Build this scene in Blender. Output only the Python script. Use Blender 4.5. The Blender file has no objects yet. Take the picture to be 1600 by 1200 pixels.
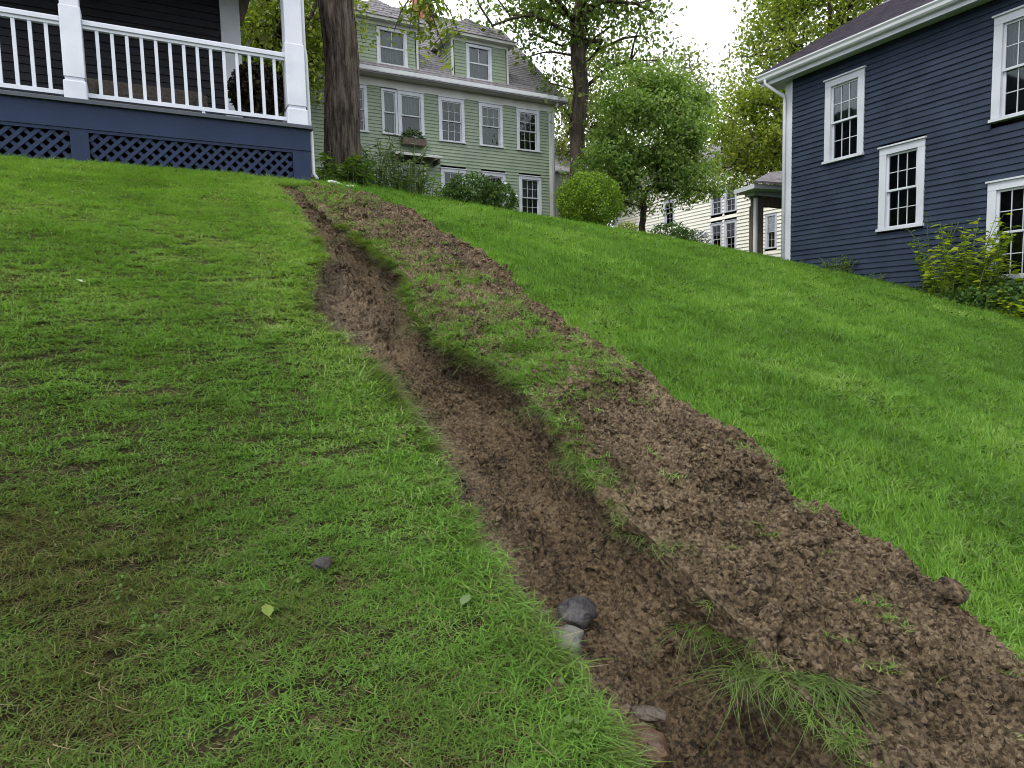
import bpy, math, random
import numpy as np
from mathutils import Vector, Matrix, Euler

random.seed(11)
rng = np.random.default_rng(11)
scene = bpy.context.scene
col = scene.collection

# ------------------------------------------------------------------ camera
cam_data = bpy.data.cameras.new('camera')
cam = bpy.data.objects.new('camera', cam_data)
col.objects.link(cam)
cam_data.sensor_width = 36.0
cam_data.lens = 36.0 * 1035.0 / 1600.0
cam_data.clip_start = 0.05
cam_data.clip_end = 2000.0
cx = Vector((0.99971327, -0.00214906, -0.02384859))
cy = Vector((0.02394523, 0.08972333, 0.99567884))
cz = Vector((0.0, -0.99596441, 0.08974906))
mw = Matrix((cx, cy, cz)).transposed().to_4x4()
mw.translation = (0.0, 0.0, 1.6)
cam.matrix_world = mw
scene.camera = cam

# ------------------------------------------------------------------ sky, sun, exposure
SUN_EL, SUN_AZ = 56.0, 215.0           # high soft sun behind thin cloud, from behind the camera's left
world = bpy.data.worlds.new('World')
scene.world = world
world.use_nodes = True
wn, wl = world.node_tree.nodes, world.node_tree.links
wn.clear()
wo = wn.new('ShaderNodeOutputWorld')
bg = wn.new('ShaderNodeBackground')
sky = wn.new('ShaderNodeTexSky')
sky.sky_type = 'NISHITA'
sky.sun_disc = False
sky.sun_elevation = math.radians(SUN_EL)
sky.sun_rotation = math.radians(SUN_AZ)
mixc = wn.new('ShaderNodeMix')
mixc.data_type = 'RGBA'
tc = wn.new('ShaderNodeTexCoord')
nz = wn.new('ShaderNodeTexNoise')
nz.inputs['Scale'].default_value = 1.6
nz.inputs['Detail'].default_value = 5.0
cr = wn.new('ShaderNodeMapRange')
cr.inputs['From Min'].default_value = 0.25
cr.inputs['From Max'].default_value = 0.6
cr.inputs['To Min'].default_value = 0.72
cr.inputs['To Max'].default_value = 0.97
wl.new(tc.outputs['Generated'], nz.inputs['Vector'])
wl.new(nz.outputs['Fac'], cr.inputs['Value'])
wl.new(cr.outputs['Result'], mixc.inputs['Factor'])
wl.new(sky.outputs['Color'], mixc.inputs['A'])
mixc.inputs['B'].default_value = (8.75, 8.95, 9.4, 1.0)   # thin bright cloud
wl.new(mixc.outputs['Result'], bg.inputs['Color'])
bg.inputs['Strength'].default_value = 0.145
wl.new(bg.outputs['Background'], wo.inputs['Surface'])

sun_data = bpy.data.lights.new('sun', 'SUN')
sun_data.energy = 1.4
sun_data.angle = math.radians(14.0)
sun_data.color = (1.0, 0.95, 0.86)
sun = bpy.data.objects.new('sun', sun_data)
col.objects.link(sun)
el, az = math.radians(SUN_EL), math.radians(SUN_AZ)
sdir = Vector((math.sin(az) * math.cos(el), math.cos(az) * math.cos(el), math.sin(el)))
sun.rotation_euler = sdir.to_track_quat('Z', 'Y').to_euler()

vs = scene.view_settings
vs.view_transform = 'Standard'
vs.look = 'None'
vs.exposure = 0.66
vs.gamma = 1.0
scene.cycles.use_denoising = True
scene.cycles.use_adaptive_sampling = True
scene.cycles.adaptive_threshold = 0.02
scene.cycles.use_light_tree = False
scene.cycles.filter_width = 1.0
scene.cycles.max_bounces = 5
scene.cycles.diffuse_bounces = 2
scene.cycles.glossy_bounces = 2
scene.cycles.transmission_bounces = 4
scene.cycles.transparent_max_bounces = 8
scene.cycles.caustics_reflective = False
scene.cycles.caustics_refractive = False

# ------------------------------------------------------------------ frames: the houses share one street grid
E1 = np.array([0.88278354, 0.46977997])
E2 = np.array([-0.46977997, 0.88278354])
GRID_ROT = math.atan2(E1[1], E1[0])
def uv2xy(u, v):
    return (u * E1[0] + v * E2[0], u * E1[1] + v * E2[1])
def xy2uv(x, y):
    return (x * E1[0] + y * E1[1], x * E2[0] + y * E2[1])

# ------------------------------------------------------------------ tagging and mesh helpers
def tag(o, label=None, cat=None, group=None, kind=None):
    if label: o['label'] = label
    if cat: o['category'] = cat
    if group: o['group'] = group
    if kind: o['kind'] = kind
    return o
def link(o, parent=None):
    col.objects.link(o)
    if parent is not None: o.parent = parent
    return o
def empty(name, loc, rz=0.0):
    o = bpy.data.objects.new(name, None)
    o.empty_display_size = 0.2
    o.location = loc
    o.rotation_euler = (0, 0, rz)
    return link(o)
def np_mesh(name, V, F, mat=None, smooth=False):
    """mesh from an (n,3) array and an (m,k) array of equal-sized faces"""
    V = np.asarray(V, dtype=np.float32); F = np.asarray(F, dtype=np.int32)
    me = bpy.data.meshes.new(name)
    m, k = F.shape
    me.vertices.add(len(V)); me.vertices.foreach_set('co', V.ravel())
    me.loops.add(m * k); me.loops.foreach_set('vertex_index', F.ravel())
    me.polygons.add(m)
    me.polygons.foreach_set('loop_start', np.arange(0, m * k, k, dtype=np.int32))
    if smooth: me.polygons.foreach_set('use_smooth', np.ones(m, dtype=bool))
    me.update(calc_edges=True); me.validate()
    if mat: me.materials.append(mat)
    return me
def np_obj(name, V, F, mat, parent=None, smooth=False):
    return link(bpy.data.objects.new(name, np_mesh(name, V, F, mat, smooth)), parent)

class MB:
    """collects boxes, prisms, tubes into one mesh; T maps local points to the parent's space"""
    def __init__(self, T=None):
        self.v, self.f = [], []
        self.T = T
    def add(self, vs_, fs):
        b = len(self.v)
        self.v += [tuple(self.T(*p)) if self.T else tuple(p) for p in vs_]
        self.f += [tuple(i + b for i in f) for f in fs]
        return self
    def box(self, x0, x1, y0, y1, z0, z1):
        return self.add([(x0,y0,z0),(x1,y0,z0),(x1,y1,z0),(x0,y1,z0),(x0,y0,z1),(x1,y0,z1),(x1,y1,z1),(x0,y1,z1)],
                        [(0,3,2,1),(4,5,6,7),(0,1,5,4),(1,2,6,5),(2,3,7,6),(3,0,4,7)])
    def bev(self, x0, x1, y0, y1, z0, z1, b=0.006):
        """box with its four vertical edges and top chamfered"""
        def ring(z, i):
            return [(x0+i,y0+b,z),(x0+b,y0+i,z),(x1-b,y0+i,z),(x1-i,y0+b,z),(x1-i,y1-b,z),(x1-b,y1-i,z),(x0+b,y1-i,z),(x0+i,y1-b,z)]
        r = ring(z0, 0) + ring(z1 - b, 0) + ring(z1, b * .6)
        fs = [tuple(range(7, -1, -1)), tuple(range(16, 24))]
        for k in (0, 8):
            for i in range(8):
                j = (i + 1) % 8
                fs.append((k+i, k+j, k+8+j, k+8+i))
        return self.add(r, fs)
    def prism(self, poly, y0, y1):
        """polygon in the x,z plane pushed from y0 to y1"""
        n = len(poly)
        vv = [(x, y0, z) for x, z in poly] + [(x, y1, z) for x, z in poly]
        fs = [tuple(range(n)), tuple(range(2*n-1, n-1, -1))] + [((i+1) % n, i, n+i, n+(i+1) % n) for i in range(n)]
        return self.add(vv, fs)
    def slab(self, pts, nrm, th):
        """planar polygon of 3-D points thickened by th along nrm"""
        n = len(pts)
        q = [tuple(p[i] + nrm[i]*th for i in range(3)) for p in pts]
        fs = [tuple(range(n)), tuple(range(2*n-1, n-1, -1))] + [((i+1) % n, i, n+i, n+(i+1) % n) for i in range(n)]
        return self.add(list(pts) + q, fs)
    def tube(self, pts, radii, n=8, cap=True):
        pts = [Vector(p) for p in pts]
        base = []
        prev = None
        for i, p in enumerate(pts):
            d = (pts[min(i+1, len(pts)-1)] - pts[max(i-1, 0)]).normalized()
            if prev is None:
                a = Vector((1, 0, 0)) if abs(d.x) < .8 else Vector((0, 1, 0))
                e = (a - d * a.dot(d)).normalized()
            else:
                e = (prev - d * prev.dot(d)).normalized()
            prev = e
            f = d.cross(e)
            base.append([tuple(p + float(radii[i]) * (math.cos(2*math.pi*k/n) * e + math.sin(2*math.pi*k/n) * f)) for k in range(n)])
        vv = [q for r in base for q in r]
        fs = []
        for i in range(len(pts) - 1):
            for k in range(n):
                fs.append((i*n+k, i*n+(k+1) % n, (i+1)*n+(k+1) % n, (i+1)*n+k))
        if cap:
            fs.append(tuple(range(n-1, -1, -1)))
            fs.append(tuple(range((len(pts)-1)*n, len(pts)*n)))
        return self.add(vv, fs)
    def build(self, name, mat, parent=None, smooth=False):
        me = bpy.data.meshes.new(name)
        me.from_pydata(self.v, [], self.f)
        me.update()
        if smooth:
            me.polygons.foreach_set('use_smooth', np.ones(len(me.polygons), dtype=bool))
        me.materials.append(mat)
        return link(bpy.data.objects.new(name, me), parent)

# ------------------------------------------------------------------ numpy noise
_perm = np.random.default_rng(3).permutation(4096)
_gr = np.random.default_rng(4).uniform(0, 2*math.pi, 4096)
_gx, _gy = np.cos(_gr), np.sin(_gr)
def perlin(x, y):
    x = np.asarray(x, float); y = np.asarray(y, float)
    xi = np.floor(x).astype(int); yi = np.floor(y).astype(int)
    xf, yf = x - xi, y - yi
    u = xf*xf*xf*(xf*(xf*6-15)+10); v = yf*yf*yf*(yf*(yf*6-15)+10)
    def g(ix, iy, dx, dy):
        h = _perm[(_perm[ix & 4095] + iy) & 4095]
        return _gx[h]*dx + _gy[h]*dy
    a = g(xi, yi, xf, yf); b = g(xi+1, yi, xf-1, yf)
    c = g(xi, yi+1, xf, yf-1); d = g(xi+1, yi+1, xf-1, yf-1)
    return (a + u*(b-a)) + v*((c + u*(d-c)) - (a + u*(b-a)))
def fbm(x, y, o=4, lac=2.1, gain=.5):
    s, a = 0, 1.0
    for k in range(o):
        s = s + a*perlin(x + 17.3*k, y - 9.1*k); x = x*lac; y = y*lac; a *= gain
    return s
def billow(x, y, o=4, lac=2.1, gain=.5):
    s, a = 0, 1.0
    for k in range(o):
        s = s + a*(np.abs(perlin(x + 31.7*k, y + 5.9*k))*2 - .5); x = x*lac; y = y*lac; a *= gain
    return s
def sstep(a, b, x):
    t = np.clip((x - a)/(b - a), 0, 1)
    return t*t*(3 - 2*t)

# ------------------------------------------------------------------ materials
def nd(nt, t, **kw):
    n = nt.nodes.new(t)
    for k, v in kw.items():
        if k in n.inputs: n.inputs[k].default_value = v
        else: setattr(n, k, v)
    return n
def ramp(nt, fac, stops):
    r = nt.nodes.new('ShaderNodeValToRGB')
    e = r.color_ramp.elements
    while len(e) < len(stops): e.new(0.5)
    for i, (p, c) in enumerate(stops):
        e[i].position = p; e[i].color = (*c, 1.0)
    nt.links.new(fac, r.inputs['Fac'])
    return r.outputs['Color']
def base_mat(name):
    m = bpy.data.materials.new(name)
    m.use_nodes = True
    nt = m.node_tree
    return m, nt, nt.nodes['Principled BSDF']
def noise_out(nt, scale, detail=5.0, rough=.55, stretch=None, w=None):
    g = nt.nodes.new('ShaderNodeNewGeometry')
    src = g.outputs['Position']
    if stretch:
        mp = nd(nt, 'ShaderNodeMapping'); mp.inputs['Scale'].default_value = stretch
        nt.links.new(src, mp.inputs['Vector']); src = mp.outputs['Vector']
    n = nd(nt, 'ShaderNodeTexNoise', Scale=scale, Detail=detail, Roughness=rough)
    nt.links.new(src, n.inputs['Vector'])
    return n.outputs['Fac']
def pmat(name, c0, c1, scale=4.0, rough=.6, spec=.3, bump=0.0, bscale=40.0, stretch=None, bstretch=None, detail=5.0):
    m, nt, b = base_mat(name)
    f = noise_out(nt, scale, detail, stretch=stretch)
    nt.links.new(ramp(nt, f, [(.3, c0), (.7, c1)]), b.inputs['Base Color'])
    b.inputs['Roughness'].default_value = rough
    b.inputs['Specular IOR Level'].default_value = spec
    if bump:
        bp = nd(nt, 'ShaderNodeBump', Strength=bump, Distance=.02)
        nt.links.new(noise_out(nt, bscale, 4.0, stretch=bstretch), bp.inputs['Height'])
        nt.links.new(bp.outputs['Normal'], b.inputs['Normal'])
    return m
def leaf_mat(name, cols, rough=.5, trans=.35, spec=.2, inst=False):
    """foliage: colour varies leaf by leaf, light passes through"""
    m, nt, b = base_mat(name)
    g = nt.nodes.new('ShaderNodeNewGeometry')
    f = g.outputs['Random Per Island']
    if inst:
        at = nd(nt, 'ShaderNodeAttribute'); at.attribute_type = 'INSTANCER'; at.attribute_name = 'tint'
        ml = nd(nt, 'ShaderNodeMath', operation='MULTIPLY_ADD')
        nt.links.new(f, ml.inputs[0]); ml.inputs[1].default_value = .34
        nt.links.new(at.outputs['Fac'], ml.inputs[2])
        f = ml.outputs[0]
    n = len(cols)
    c = ramp(nt, f, [(i/(n-1), k) for i, k in enumerate(cols)])
    nt.links.new(c, b.inputs['Base Color'])
    b.inputs['Roughness'].default_value = rough
    b.inputs['Specular IOR Level'].default_value = spec
    tr = nd(nt, 'ShaderNodeBsdfTranslucent')
    br = nd(nt, 'ShaderNodeMix'); br.data_type = 'RGBA'; br.blend_type = 'MULTIPLY'
    br.inputs['Factor'].default_value = 1.0
    nt.links.new(c, br.inputs['A']); br.inputs['B'].default_value = (1.5, 1.6, .7, 1)
    nt.links.new(br.outputs['Result'], tr.inputs['Color'])
    mx = nd(nt, 'ShaderNodeMixShader'); mx.inputs['Fac'].default_value = trans
    nt.links.new(b.outputs['BSDF'], mx.inputs[1]); nt.links.new(tr.outputs['BSDF'], mx.inputs[2])
    nt.links.new(mx.outputs['Shader'], nt.nodes['Material Output'].inputs['Surface'])
    return m
def glass_mat():
    m, nt, b = base_mat('window_glass')
    tr = nd(nt, 'ShaderNodeBsdfTransparent', Color=(.82, .86, .85, 1))
    gl = nd(nt, 'ShaderNodeBsdfGlossy', Color=(.55, .58, .6, 1), Roughness=.03)
    bp = nd(nt, 'ShaderNodeBump', Strength=.08, Distance=.02)
    nt.links.new(noise_out(nt, 2.2, 1.0), bp.inputs['Height'])
    nt.links.new(bp.outputs['Normal'], gl.inputs['Normal'])
    fr = nd(nt, 'ShaderNodeFresnel', IOR=1.5)
    ad = nd(nt, 'ShaderNodeMath', operation='ADD'); ad.inputs[1].default_value = .004
    nt.links.new(fr.outputs['Fac'], ad.inputs[0])
    mx = nd(nt, 'ShaderNodeMixShader')
    nt.links.new(ad.outputs[0], mx.inputs['Fac'])
    nt.links.new(tr.outputs['BSDF'], mx.inputs[1]); nt.links.new(gl.outputs['BSDF'], mx.inputs[2])
    nt.links.new(mx.outputs['Shader'], nt.nodes['Material Output'].inputs['Surface'])
    nt.nodes.remove(b)
    return m
def soil_mat(name, cols, wet, spec=.14):
    m, nt, b = base_mat(name)
    f1 = noise_out(nt, 3.0, 8.0, .65); f2 = noise_out(nt, 55.0, 6.0, .7)
    mx = nd(nt, 'ShaderNodeMath', operation='MULTIPLY_ADD')
    nt.links.new(f2, mx.inputs[0]); mx.inputs[1].default_value = .55
    sb = nd(nt, 'ShaderNodeMath', operation='MULTIPLY'); sb.inputs[1].default_value = .5
    nt.links.new(f1, sb.inputs[0]); nt.links.new(sb.outputs[0], mx.inputs[2])
    gg = nt.nodes.new('ShaderNodeNewGeometry')
    vo = nd(nt, 'ShaderNodeTexVoronoi', Scale=95.0); nt.links.new(gg.outputs['Position'], vo.inputs['Vector'])
    sp = nd(nt, 'ShaderNodeSeparateColor'); nt.links.new(vo.outputs['Color'], sp.inputs['Color'])
    m2 = nd(nt, 'ShaderNodeMath', operation='MULTIPLY_ADD'); nt.links.new(sp.outputs[0], m2.inputs[0]); m2.inputs[1].default_value = .22
    s2 = nd(nt, 'ShaderNodeMath', operation='SUBTRACT'); nt.links.new(mx.outputs[0], s2.inputs[0]); s2.inputs[1].default_value = .1
    nt.links.new(s2.outputs[0], m2.inputs[2])
    nt.links.new(ramp(nt, m2.outputs[0], [(.36, cols[0]), (.48, cols[1]), (.58, cols[2]), (.7, cols[3])]), b.inputs['Base Color'])
    rr = nd(nt, 'ShaderNodeMapRange'); rr.inputs['From Min'].default_value = .35; rr.inputs['From Max'].default_value = .65
    rr.inputs['To Min'].default_value = wet[0]; rr.inputs['To Max'].default_value = wet[1]
    nt.links.new(noise_out(nt, 9.0, 5.0), rr.inputs['Value'])
    nt.links.new(rr.outputs['Result'], b.inputs['Roughness'])
    b.inputs['Specular IOR Level'].default_value = spec
    bp = nd(nt, 'ShaderNodeBump', Strength=1.0, Distance=.014)
    nt.links.new(noise_out(nt, 90.0, 6.0, .7), bp.inputs['Height'])
    nt.links.new(bp.outputs['Normal'], b.inputs['Normal'])
    return m
def bark_mat(name, c0, c1, sc=9.0):
    m, nt, b = base_mat(name)
    f = noise_out(nt, sc, 8.0, .7, stretch=(1.0, 1.0, .13))
    nt.links.new(ramp(nt, f, [(.4, c0), (.5, tuple((a+d)/2 for a, d in zip(c0, c1))), (.62, c1)]), b.inputs['Base Color'])
    b.inputs['Roughness'].default_value = .9
    b.inputs['Specular IOR Level'].default_value = .15
    bp = nd(nt, 'ShaderNodeBump', Strength=1.0, Distance=.05)
    nt.links.new(noise_out(nt, sc*1.6, 8.0, .7, stretch=(1.0, 1.0, .12)), bp.inputs['Height'])
    nt.links.new(bp.outputs['Normal'], b.inputs['Normal'])
    return m

M = {}
M['white'] = pmat('white_paint', (.52, .55, .62), (.62, .65, .72), 3.0, .45, .35, .12, 60)
M['trim'] = pmat('white_trim_paint', (.44, .465, .51), (.55, .58, .63), 2.0, .5, .3, .15, 45)
M['navy'] = pmat('navy_clapboard_paint', (.014, .023, .044), (.024, .037, .065), 2.5, .55, .22, .25, 40, bstretch=(1, 1, 6))
M['navy_porch'] = pmat('navy_porch_paint', (.0075, .018, .05), (.012, .026, .066), 2.0, .5, .22, .12, 50)
M['recess_shade'] = pmat('recess_shade_clapboard', (.012, .0135, .017), (.02, .022, .027), 2.5, .6, .2, .2, 40)  # shade of the porch recess put into the clapboard colour
M['deck_grey'] = pmat('dark_grey_deck_paint', (.045, .055, .07), (.07, .08, .1), 3.0, .55, .3)
M['sage'] = pmat('sage_green_clapboard_paint', (.195, .25, .18), (.25, .305, .225), 1.2, .6, .25, .2, 30)
M['sage_trim'] = pmat('cream_trim_paint', (.42, .44, .41), (.52, .54, .5), 2.0, .55, .3)
M['yellow'] = pmat('pale_yellow_clapboard_paint', (.74, .73, .62), (.82, .81, .73), .6, .6, .25)
M['shingle'] = pmat('grey_asphalt_shingles', (.13, .125, .135), (.24, .225, .24), 5.0, .9, .2, .5, 60)
M['shingle_blue'] = pmat('mauve_grey_asphalt_shingles', (.1, .09, .11), (.19, .17, .2), 6.0, .9, .2, .5, 60)
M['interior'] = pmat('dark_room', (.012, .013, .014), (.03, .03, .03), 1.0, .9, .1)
M['curtain'] = pmat('pale_net_curtain', (.1, .11, .12), (.22, .235, .25), 7.0, .9, .1, stretch=(4, 4, .4))
M['curtain_green'] = pmat('grey_green_blind', (.05, .07, .06), (.09, .11, .09), 5.0, .9, .1, stretch=(1, 1, 8))
M['sage_reflection'] = pmat('sage_siding_reflection', (.09, .13, .1), (.15, .2, .16), 5.0, .9, .1, stretch=(1, 1, 10))  # siding mirrored in the glass, painted as a striped sage sheet
M['glass'] = glass_mat()
M['aluminium'] = pmat('white_gutter_metal', (.46, .485, .5), (.56, .58, .6), 2.0, .4, .4)
M['brick'] = pmat('red_chimney_brick', (.3, .11, .08), (.45, .22, .17), 9.0, .85, .2)
M['wood_old'] = pmat('weathered_post_wood', (.07, .055, .045), (.14, .11, .09), 6.0, .8, .2, .4, 30, stretch=(4, 4, .5))
M['stone_grey'] = pmat('wet_grey_stone', (.018, .018, .022), (.075, .068, .068), 14.0, .5, .4, .5, 50, detail=8)
M['stone_pale'] = pmat('pale_grey_stone', (.07, .074, .062), (.14, .14, .12), 16.0, .6, .35, .4, 60, detail=8)
M['stone_dark'] = pmat('dark_wet_stone', (.012, .01, .01), (.045, .036, .034), 20.0, .55, .35, .5, 50, detail=8)
M['stone_mud'] = pmat('muddy_stone', (.05, .04, .03), (.12, .1, .08), 18.0, .55, .35, .6, 50, detail=8)
M['stone_rust'] = pmat('rusty_brown_stone', (.04, .022, .013), (.12, .068, .04), 18.0, .5, .4, .6, 50, detail=8)
M['soil_trench'] = soil_mat('wet_trench_mud', [(.016, .0105, .006), (.067, .045, .0245), (.123, .086, .049), (.195, .144, .088)], (.35, .75), .3)
M['soil_bank'] = soil_mat('crumbly_bank_soil', [(.015, .0105, .0065), (.067, .048, .029), (.127, .093, .056), (.215, .165, .106)], (.6, .95))
M['thatch'] = soil_mat('thatchy_lawn_soil', [(.008, .006, .003), (.022, .017, .008), (.042, .033, .016), (.085, .068, .036)], (.85, .98))
M['bark'] = bark_mat('deep_furrowed_bark', (.03, .023, .018), (.15, .122, .1), 14.0)
M['bark_far'] = bark_mat('dark_bark', (.025, .02, .016), (.085, .07, .055), 7.0)
M['mulch'] = pmat('reddish_mulch', (.06, .03, .022), (.17, .09, .066), 30.0, .85, .2)
M['wicker'] = pmat('grey_brown_wicker', (.05, .043, .036), (.11, .095, .08), 30.0, .8, .2, .5, 120)
M['cushion'] = pmat('red_cushion_cloth', (.03, .012, .014), (.05, .02, .02), 8.0, .9, .1)
M['terracotta'] = pmat('dark_pot', (.03, .025, .022), (.06, .05, .045), 5.0, .6, .3)

# ------------------------------------------------------------------ terrain
CTRL = np.array([(-1.5,9.62,3.65),(0.3,9.62,3.66),(2,9.62,3.63),(-6,9.62,3.7),(-6,14,4.6),(0,0,.12),(0.3,4.8,2.02),(0.4,2.2,.98),(12.56,10.37,2.82),(12.56,7.11,1.92),(12.56,5.67,1.5),(12.56,0,-.3),(6,0,-.02),(6,5,1.75),(-5,0,.2),(-5,5,2.1),
 (2.9,10.35,3.72),(4.31,10.17,3.52),(6.85,11.08,3.55),(8.35,10.28,3.22),(9.81,10.07,3.02),(3,12,4.15),(7.73,16.28,4.5),(10.36,14.88,4.1),(14.25,23,5.75),(5,23,6.0),(-6,23,6.3),(24.3,21,3.9),(19.3,23.7,5.3),(16.5,14,3.3),(22,8,1.5),(22,0,-.6),(0,-8,-2.6),(14,-8,-3.0),(-12,0,.3),(-14,10,4.0)])
def tps_fit(P, z, lam=.02):
    n = len(P)
    d = np.linalg.norm(P[:, None] - P[None], axis=2)
    K = np.where(d > 0, d*d*np.log(d + 1e-12), 0) + lam*np.eye(n)
    A = np.zeros((n+3, n+3)); A[:n, :n] = K; A[:n, n] = 1; A[:n, n+1:] = P; A[n, :n] = 1; A[n+1:, :n] = P.T
    return np.linalg.solve(A, np.r_[z, 0, 0, 0])
TW = tps_fit(CTRL[:, :2], CTRL[:, 2])
def hill(x, y):
    """smooth hillside height"""
    x = np.asarray(x, float); y = np.asarray(y, float)
    u, v = xy2uv(np.clip(x, -16, 26), np.clip(y, -6, 38))
    z = TW[-3] + TW[-2]*u + TW[-1]*v
    for (pu, pv, _), w in zip(CTRL, TW):
        d2 = (u-pu)**2 + (v-pv)**2
        z = z + w*.5*d2*np.log(d2 + 1e-12)
    return z
def lawn_z(x, y):
    x = np.asarray(x, float); y = np.asarray(y, float)
    r = np.hypot(x, y)
    return hill(x, y) + .022*fbm(x*1.6, y*1.6, 3)*sstep(22, 8, r) + .006*perlin(x*6, y*6)*sstep(12, 5, r)
def Z(x, y): return float(lawn_z(x, y))

# the washed-out channel: centre line from the foot of the hill up to the porch, its left lip, right lip, and the far edge of the thrown soil
CL = np.array([(1.15,-1.0),(.95,.2),(.80,.9),(.66,1.35),(.52,1.65),(.35,1.95),(.18,2.3),(-.02,2.75),(-.28,3.2),(-.58,3.75),(-.9,4.4),(-1.2,5.3),(-1.75,6.4),(-2.35,7.6),(-2.9,8.7)])
_d = np.r_[0, np.cumsum(np.linalg.norm(np.diff(CL, axis=0), axis=1))]
def _smooth(P, d, n=400):
    s = np.linspace(0, d[-1], n)
    Q = np.stack([np.interp(s, d, P[:, k]) for k in (0, 1)], 1)
    for _ in range(60):
        Q[1:-1] = .25*Q[:-2] + .5*Q[1:-1] + .25*Q[2:]
    return Q
CP = _smooth(CL, _d)
CS = np.r_[0, np.cumsum(np.linalg.norm(np.diff(CP, axis=0), axis=1))]
CT_ = np.gradient(CP, axis=0); CT_ /= np.linalg.norm(CT_, axis=1)[:, None]
CN = np.stack([CT_[:, 1], -CT_[:, 0]], 1)          # to the right when looking uphill
def to_st(x, y):
    x = np.atleast_1d(np.asarray(x, float)); y = np.atleast_1d(np.asarray(y, float))
    S = np.empty(len(x)); Tt = np.empty(len(x))
    Q = CP[::2]; Sq = CS[::2]; Nq = CN[::2]; Tq = CT_[::2]
    for a in range(0, len(x), 20000):
        dx = x[a:a+20000, None] - Q[None, :, 0]; dy = y[a:a+20000, None] - Q[None, :, 1]
        i = np.argmin(dx*dx + dy*dy, axis=1); k = np.arange(len(i))
        S[a:a+20000] = Sq[i] + dx[k, i]*Tq[i, 0] + dy[k, i]*Tq[i, 1]
        Tt[a:a+20000] = dx[k, i]*Nq[i, 0] + dy[k, i]*Nq[i, 1]
    return S, Tt
def from_st(s, t):
    i = np.interp(s, CS, np.arange(len(CS)))
    px = np.interp(s, CS, CP[:, 0]) + t*np.interp(s, CS, CN[:, 0])
    py = np.interp(s, CS, CP[:, 1]) + t*np.interp(s, CS, CN[:, 1])
    return px, py
def edge(pts):
    P = np.array(pts); s, t = to_st(P[:, 0], P[:, 1]); o = np.argsort(s)
    return s[o], t[o]
eL = edge([(-2.83,8.27),(-2.07,6.75),(-1.59,5.79),(-1.39,5.2),(-1.27,4.41),(-1.12,3.95),(-.84,3.66),(-.67,3.47),(-.48,3.1),(-.3,2.76),(-.18,2.43),(-.03,2.11),(.08,1.89),(.16,1.77),(.23,1.62),(.28,1.47),(.42,1.0),(.7,0)])
eR = edge([(-2.6,8.5),(-1.93,6.95),(-1.32,5.93),(-.99,5.33),(-.74,4.93),(-.59,4.13),(-.35,3.72),(-.09,3.58),(0,3.46),(.15,3.1),(.27,2.8),(.32,2.58),(.45,2.34),(.51,2.19),(.61,2.01),(.70,1.88),(.75,1.76),(.81,1.64),(.84,1.56),(.97,1.1),(1.2,0)])
eE = edge([(-2.35,8.75),(-1.85,8.39),(-1.13,7.72),(-.46,6.41),(-.03,5.73),(.15,4.9),(.43,4.37),(.69,3.97),(.89,3.54),(1.09,3.2),(1.26,3.03),(1.17,2.77),(1.28,2.61),(1.43,2.43),(1.51,2.25),(1.56,2.08),(1.62,1.95),(1.75,1.5),(2.1,0)])
def tLf(s): return np.interp(s, *eL) - np.interp(s, [1, 3, 5, 7, 9], [.055, .075, .12, .1, .04]) + .02*perlin(s*5.0, 3.3) + .012*perlin(s*17, 8.1)
def tRf(s): return np.interp(s, *eR) + .025*perlin(s*4.0, 7.7) + .02*perlin(s*13, 1.1)
def tEf(s): return np.interp(s, *eE) + .022*perlin(s*3.0, 5.5) + .02*perlin(s*11, 2.1)
S_MAX = CS[-1]
def depth_f(s): return np.interp(s, [0, 2.6, 5.0, 7.0, 9.0, S_MAX], [.4, .39, .36, .29, .15, .02])

# lawn sheet: fine near the camera, stretching out to the horizon
def axis(lo, hi, step, far):
    a = list(np.arange(lo, hi, step)); d = step
    b = hi
    out = []
    while b < far:
        d *= 1.35; b += d; out.append(b)
    c, d2, pre = lo, step, []
    while c > -far:
        d2 *= 1.35; c -= d2; pre.append(c)
    return np.array(pre[::-1] + a + out)
gx = axis(-9.0, 11.0, .09, 900.0); gy = axis(.6, 20.0, .09, 900.0)
GX, GY = np.meshgrid(gx, gy)
xx, yy = GX.ravel(), GY.ravel()
zz = lawn_z(xx, yy)
near = (np.abs(xx) < 6) & (yy > -2) & (yy < 10)
ss, tt = to_st(xx[near], yy[near])
ins = (tt > tLf(ss) - .015) & (tt < tEf(ss) + .01) & (ss > 0) & (ss < S_MAX - .15)
zn = zz[near]; zn[ins] -= .5; zz[near] = zn
nx, ny = len(gx), len(gy)
ii = (np.arange(ny-1)[:, None]*nx + np.arange(nx-1)[None]).ravel()
lawn = np_obj('lawn_ground', np.stack([xx, yy, zz], 1), np.stack([ii, ii+1, ii+nx+1, ii+nx], 1), M['thatch'], smooth=True)
tag(lawn, 'sloping lawn rising from the camera to the houses', 'lawn', kind='structure')

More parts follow.
